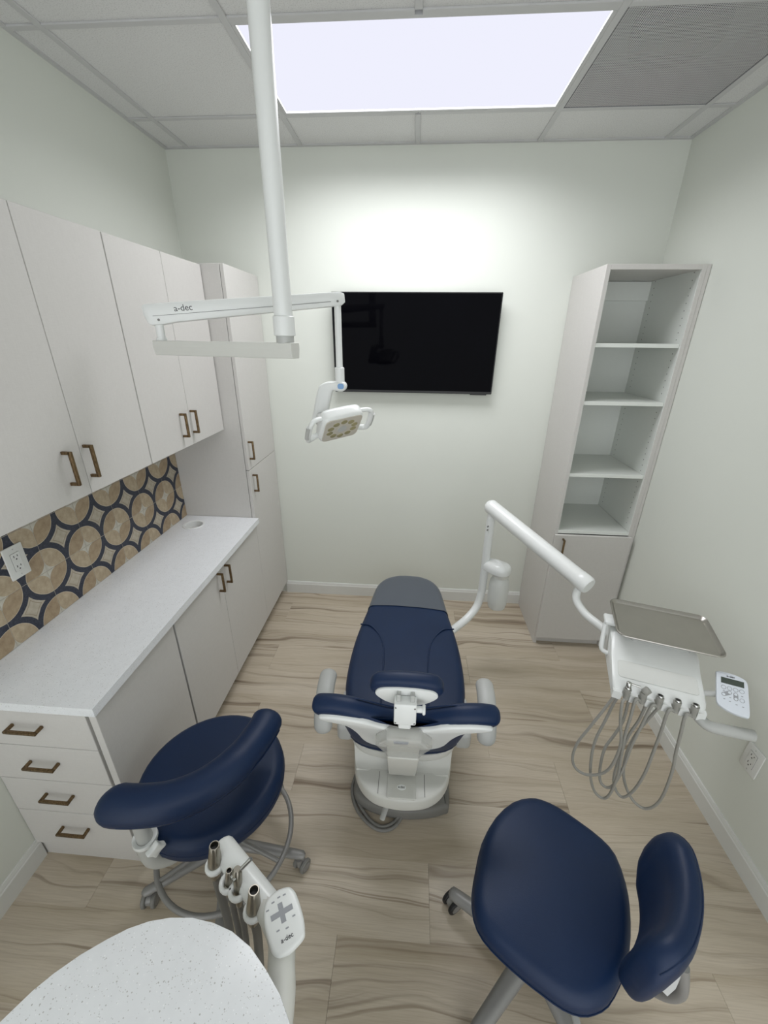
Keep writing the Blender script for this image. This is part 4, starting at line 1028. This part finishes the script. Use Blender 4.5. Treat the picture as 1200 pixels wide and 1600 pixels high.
# dentist stool (right)
RS = [(1.805, -1.774), (1.748, -1.792), (1.684, -1.843), (1.636, -1.909), (1.608, -1.98), (1.59, -2.037), (1.588, -2.089), (1.606, -2.126), (1.645, -2.159), (1.691, -2.189), (1.735, -2.213), (1.773, -2.231), (1.809, -2.238), (1.842, -2.233), (1.878, -2.218), (1.918, -2.184), (1.951, -2.148), (1.98, -2.102), (2.006, -2.042), (2.02, -1.988), (2.022, -1.923), (1.998, -1.88), (1.949, -1.837), (1.894, -1.797), (1.846, -1.777)]
RC = (1.812, -2.005)
rs = thing('dentist_stool', 'navy rolling stool with a curved backrest, at the lower right', 'stool', (RC[0], RC[1], 0), 0, 'rolling stools')
bm = B(); cushion(bm, smooth2(RS, 2), 0.420, 0.500, 0.034, 0.008, 0.03); st = mk('seat', bm, MT['vinyl'], rs, 60)
bm = B(); tube(bm, [(x, y, 0.452) for x, y in inset(ccw(smooth2(RS, 2)), -0.0005)], 0.002, 6, True); mk('piping', bm, MT['vinyl'], st, 60)
bm = B(); cyl(bm, (RC[0], RC[1], 0.395), (RC[0], RC[1], 0.422), 0.13, 28, bev=0.006); mk('seat_plate', bm, MT['stoolgrey'], rs)
# backrest: curved pad standing behind the seat
RBp = [(2.048, -1.975), (2.055, -2.010), (2.048, -2.055), (2.028, -2.105), (1.999, -2.150), (1.960, -2.190), (1.915, -2.218), (1.885, -2.232)]
p = crom([(x, y, 0.632) for x, y in RBp], 4); n = len(p); R = []
for i, v in enumerate(p):
    dd = p[min(i + 1, n - 1)] - p[max(i - 1, 0)]; dd.normalize(); nn = Vector((-dd.y, dd.x, 0))       # horizontal, across the pad
    if nn.dot(Vector((RC[0], RC[1], 0)) - Vector((v.x, v.y, 0))) > 0: nn = -nn                           # points away from the seat
    e = min(i, n - 1 - i) / 7.0; k = 1 if e >= 1 else max(0.12, math.sqrt(max(0, 1 - (1 - e) ** 2)))
    upn = (Vector((0, 0, 1)) + nn * 0.11).normalized()
    ring = []
    for j in range(24):
        a = 2 * PI * j / 24; ca, sa = math.cos(a), math.sin(a)
        ex = math.copysign(abs(ca) ** 0.75, ca) * 0.036 * (0.4 + 0.6 * k); ez = math.copysign(abs(sa) ** 0.6, sa) * 0.126 * k
        ring.append(v + nn * ex + upn * ez)
    R.append(ring)
bm = B(); rings(bm, R, True); bp = mk('backrest', bm, MT['vinyl'], rs, 60)
bm = B(); tube(bm, [r[4] for r in R[2:-2]], 0.002, 6); mk('piping', bm, MT['vinyl'], bp, 60)
# white back shell and upright
R2 = []
for i in range(8, n - 8):
    v = p[i]; dd = p[min(i + 1, n - 1)] - p[max(i - 1, 0)]; dd.normalize(); nn = Vector((-dd.y, dd.x, 0))
    if nn.dot(Vector((RC[0], RC[1], 0)) - Vector((v.x, v.y, 0))) > 0: nn = -nn
    c_ = v + nn * 0.036 + Vector((0, 0, -0.045))
    R2.append([c_ + nn * a + Vector((0, 0, b)) for a, b in ((-0.014, -0.050), (0.004, -0.046), (0.008, 0.0), (0.004, 0.046), (-0.014, 0.050))])
bm = B(); rings(bm, R2, True); mk('back_shell', bm, MT['whiteplastic'], rs, 50)
bm = B(); tube(bm, crom([(2.02, -2.19, 0.60), (2.035, -2.20, 0.50), (2.01, -2.17, 0.42), (1.94, -2.10, 0.395), (1.84, -2.02, 0.395)], 6), 0.014, 12, flat=0.8); mk('back_upright', bm, MT['stoolgrey'], rs, 60)
bm = B(); cyl(bm, (1.81, -2.10, 0.405), (1.815, -2.245, 0.392), 0.009, 10); mk('lever', bm, MT['greyplastic'], rs)
star_base(rs, RC, 0.262, math.radians(150), 'black', legw=0.026)

# ================================================================== ASSISTANT INSTRUMENTS AND NEAR WORKTOP
nt = thing('side_counter', 'white speckled quartz counter with a rounded end in the lower left foreground', 'counter', (0.98, -2.75, 0))
TBL = [(0.738, -2.470), (0.753, -2.437), (0.775, -2.402), (0.794, -2.38), (0.822, -2.355), (0.855, -2.332), (0.884, -2.315), (0.917, -2.302), (0.954, -2.294), (0.995, -2.291), (1.038, -2.295), (1.078, -2.304), (1.12, -2.322), (1.159, -2.349), (1.191, -2.375), (1.217, -2.405), (1.236, -2.45), (1.25, -2.55), (1.25, -3.20), (0.70, -3.20), (0.70, -2.60)]
bm = B(); prism(bm, TBL, 0.832, 0.860, 0.002, 2); mk('top', bm, MT['quartz'], nt)
bm = B(); box(bm, 0.78, 1.19, -3.16, -2.62, 0.08, 0.832, 0.003, 1); mk('cabinet_body', bm, MT['lam'], nt, 0)
bm = B(); box(bm, 0.81, 1.16, -3.13, -2.66, 0, 0.08); mk('toe_kick', bm, MT['lam'], nt, 0)

aa = thing('instrument_holder', 'white assistant instrument holder with a control pad beside the rounded counter', 'instrument holder', (1.16, -2.30, 0.60))
b0, b1 = Vector((0.970, -2.132, 0.765)), Vector((1.118, -2.232, 0.765))
bd_ = (b1 - b0).normalized(); bn_ = Vector((-bd_.y, bd_.x, 0))
bm = B(); capsule(bm, b0, b1, 0.027, 20); mk('holder_bar', bm, MT['whiteplastic'], aa, 60)
hp_ = [Vector((0.965, -2.165, 0.765)), Vector((1.011, -2.194, 0.765)), Vector((1.036, -2.205, 0.765)), Vector((1.082, -2.236, 0.765))]
fr = -bn_                                              # towards the counter
for k, q in enumerate(hp_):
    bm = B(); c0 = q
    tube(bm, [c0 + Vector((0.0165 * math.cos(a), 0.0165 * math.sin(a), 0)) for a in [2 * PI * j / 20 for j in range(20)]], 0.0055, 10, True, flat=1.6, up=(0, 0, 1)); mk('holder_ring', bm, MT['whiteplastic'], aa, 60)
pad2 = [(1.147, -2.204), (1.156, -2.205), (1.167, -2.212), (1.181, -2.23), (1.195, -2.252), (1.201, -2.268), (1.202, -2.278), (1.192, -2.291), (1.179, -2.303), (1.164, -2.31), (1.152, -2.308), (1.143, -2.301), (1.129, -2.283), (1.117, -2.264), (1.11, -2.246), (1.11, -2.232), (1.117, -2.22), (1.13, -2.21)]
PZ = 0.800
bm = B(); prism(bm, smooth2(pad2, 3), PZ - 0.020, PZ, 0.007, 3); tp2 = mk('control_pad', bm, MT['whiteplastic'], aa)
pc = Vector((1.149, -2.248, PZ)); px = Vector((0.845, 0.534, 0)).normalized(); py = Vector((-px.y, px.x, 0))
MC = frame(pc, px, py)
def cross_outline(a, b, r=0.0048):
    q = [(a, -r), (a, r), (r, r), (r, b), (-r, b), (-r, r), (-a, r), (-a, -r), (-r, -r), (-r, -b), (r, -b), (r, -r)]
    return q
bm = B(); prism(bm, cross_outline(0.022, 0.017), 0, 0.0005, 0, 1, MC); mk('cross_button', bm, MT['inkgrey'], tp2, 0)
for x, y in ((0.017, 0), (-0.017, 0), (0, 0.012), (0, -0.012)):
    bm = B(); prism(bm, [(x + 0.0048 * math.cos(a), y + 0.0048 * math.sin(a)) for a in [2 * PI * k / 14 for k in range(14)]], 0.0003, 0.0009, 0, 1, MC); mk('button', bm, MT['inkgrey'], tp2, 0)
for x, y in ((-0.025, 0.016), (-0.012, 0.024), (0.001, 0.027), (0.012, 0.026), (-0.014, -0.024), (0.003, -0.028), (0.020, -0.016)):
    bm = B(); box(bm, x - 0.003, x + 0.003, y - 0.0012, y + 0.0012, 0, 0.0005, 0, 1, MC); mk('symbol', bm, MT['inkgrey'], tp2, 0)
text('logo', 'a-dec', 0.011, MC @ Matrix.Translation((-0.001, -0.042, 0.0003)), MT['logo'], tp2)
bm = B(); tube(bm, crom([b1 - bd_ * 0.02, (1.150, -2.270, 0.772), (1.165, -2.315, 0.760), (1.170, -2.345, 0.72), (1.165, -2.40, 0.64), (1.16, -2.52, 0.60), (1.15, -2.63, 0.60)], 6), 0.026, 18); mk('support_arm', bm, MT['shell'], aa, 60)

inst = [('suction_valve', 'wide chrome suction handpiece at the far end of the assistant holder', 1.0, 0), ('suction_valve', 'small chrome saliva suction handpiece, second in the assistant holder', 0.62, 1),
        ('syringe', 'chrome air and water syringe with a bent tip, third in the assistant holder', 0.7, 2), ('suction_valve', 'wide chrome suction handpiece in the assistant holder nearest the control pad', 1.0, 3)]
for nm, lb, s, k in inst:
    c = hp_[k]
    th = thing(nm, lb, 'handpiece', (c.x, c.y, 0.76), 0, 'assistant handpieces')
    ax = Vector((0.02, 0.16, 1)).normalized()
    if nm == 'suction_valve':
        bm = B(); z0 = c + Vector((0, 0, 0.0))
        lathe(bm, [(0.009 * s + 0.002, -0.035), (0.0125 * s + 0.002, -0.01), (0.0155 * s, 0.012), (0.0118 * s, 0.048 * s), (0.0112 * s, 0.062 * s), (0.0105 * s, 0.0635 * s), (0.0086 * s, 0.0635 * s), (0.0082 * s, 0.040 * s)], frame(z0, bd_, ax.cross(bd_)), 20); mk('valve_body', bm, MT['nickel'], th, 50)
        bm = B(); cyl(bm, z0 + ax * 0.050 * s, z0 + ax * 0.054 * s, 0.0083 * s, 16); mk('bore', bm, MT['black'], th)
        bm = B(); cyl(bm, z0 + fr * 0.004 - ax * 0.002, z0 + fr * 0.018 * s - ax * 0.006, 0.011 * s, 18, bev=0.002); mk('valve_knob', bm, MT['nickel'], th, 50)
    else:
        z0 = c
        bm = B(); tube(bm, [z0 - ax * 0.045, z0 - ax * 0.02, z0 + ax * 0.03, z0 + ax * 0.055, z0 + ax * 0.062], [0.006, 0.0085, 0.0095, 0.0105, 0.007], 16); mk('syringe_body', bm, MT['nickel'], th, 50)
        bm = B(); cyl(bm, z0 + ax * 0.05, z0 + ax * 0.078 + Vector((0.028, 0.010, 0)), 0.0042, 12); mk('syringe_tip', bm, MT['chrome'], th)
        for e in (-1, 1):
            bm = B(); cyl(bm, z0 + ax * 0.048 + fr * 0.006 + bd_ * 0.004 * e, z0 + ax * 0.048 + fr * 0.013 + bd_ * 0.004 * e, 0.004, 10); mk('trigger', bm, MT['chrome'], th)
    hb = c - ax * 0.03
    dx = 0.045 - 0.012 * k
    hs_ = crom([hb, hb + Vector((0.002, -0.004, -0.06)), hb + Vector((dx * 0.5, -0.03, -0.16)), hb + Vector((dx, -0.09, -0.27)), hb + Vector((dx + 0.02, -0.20, -0.36)), Vector((1.05 + 0.02 * k, -2.45, 0.36)), Vector((1.05 + 0.02 * k, -2.60, 0.42)), Vector((1.05 + 0.02 * k, -2.635, 0.44))], 6)
    bm = B(); tube(bm, hs_, 0.0095 if s == 1.0 else 0.0068, 10); mk('hose', bm, MT['darkhose'], th, 60)
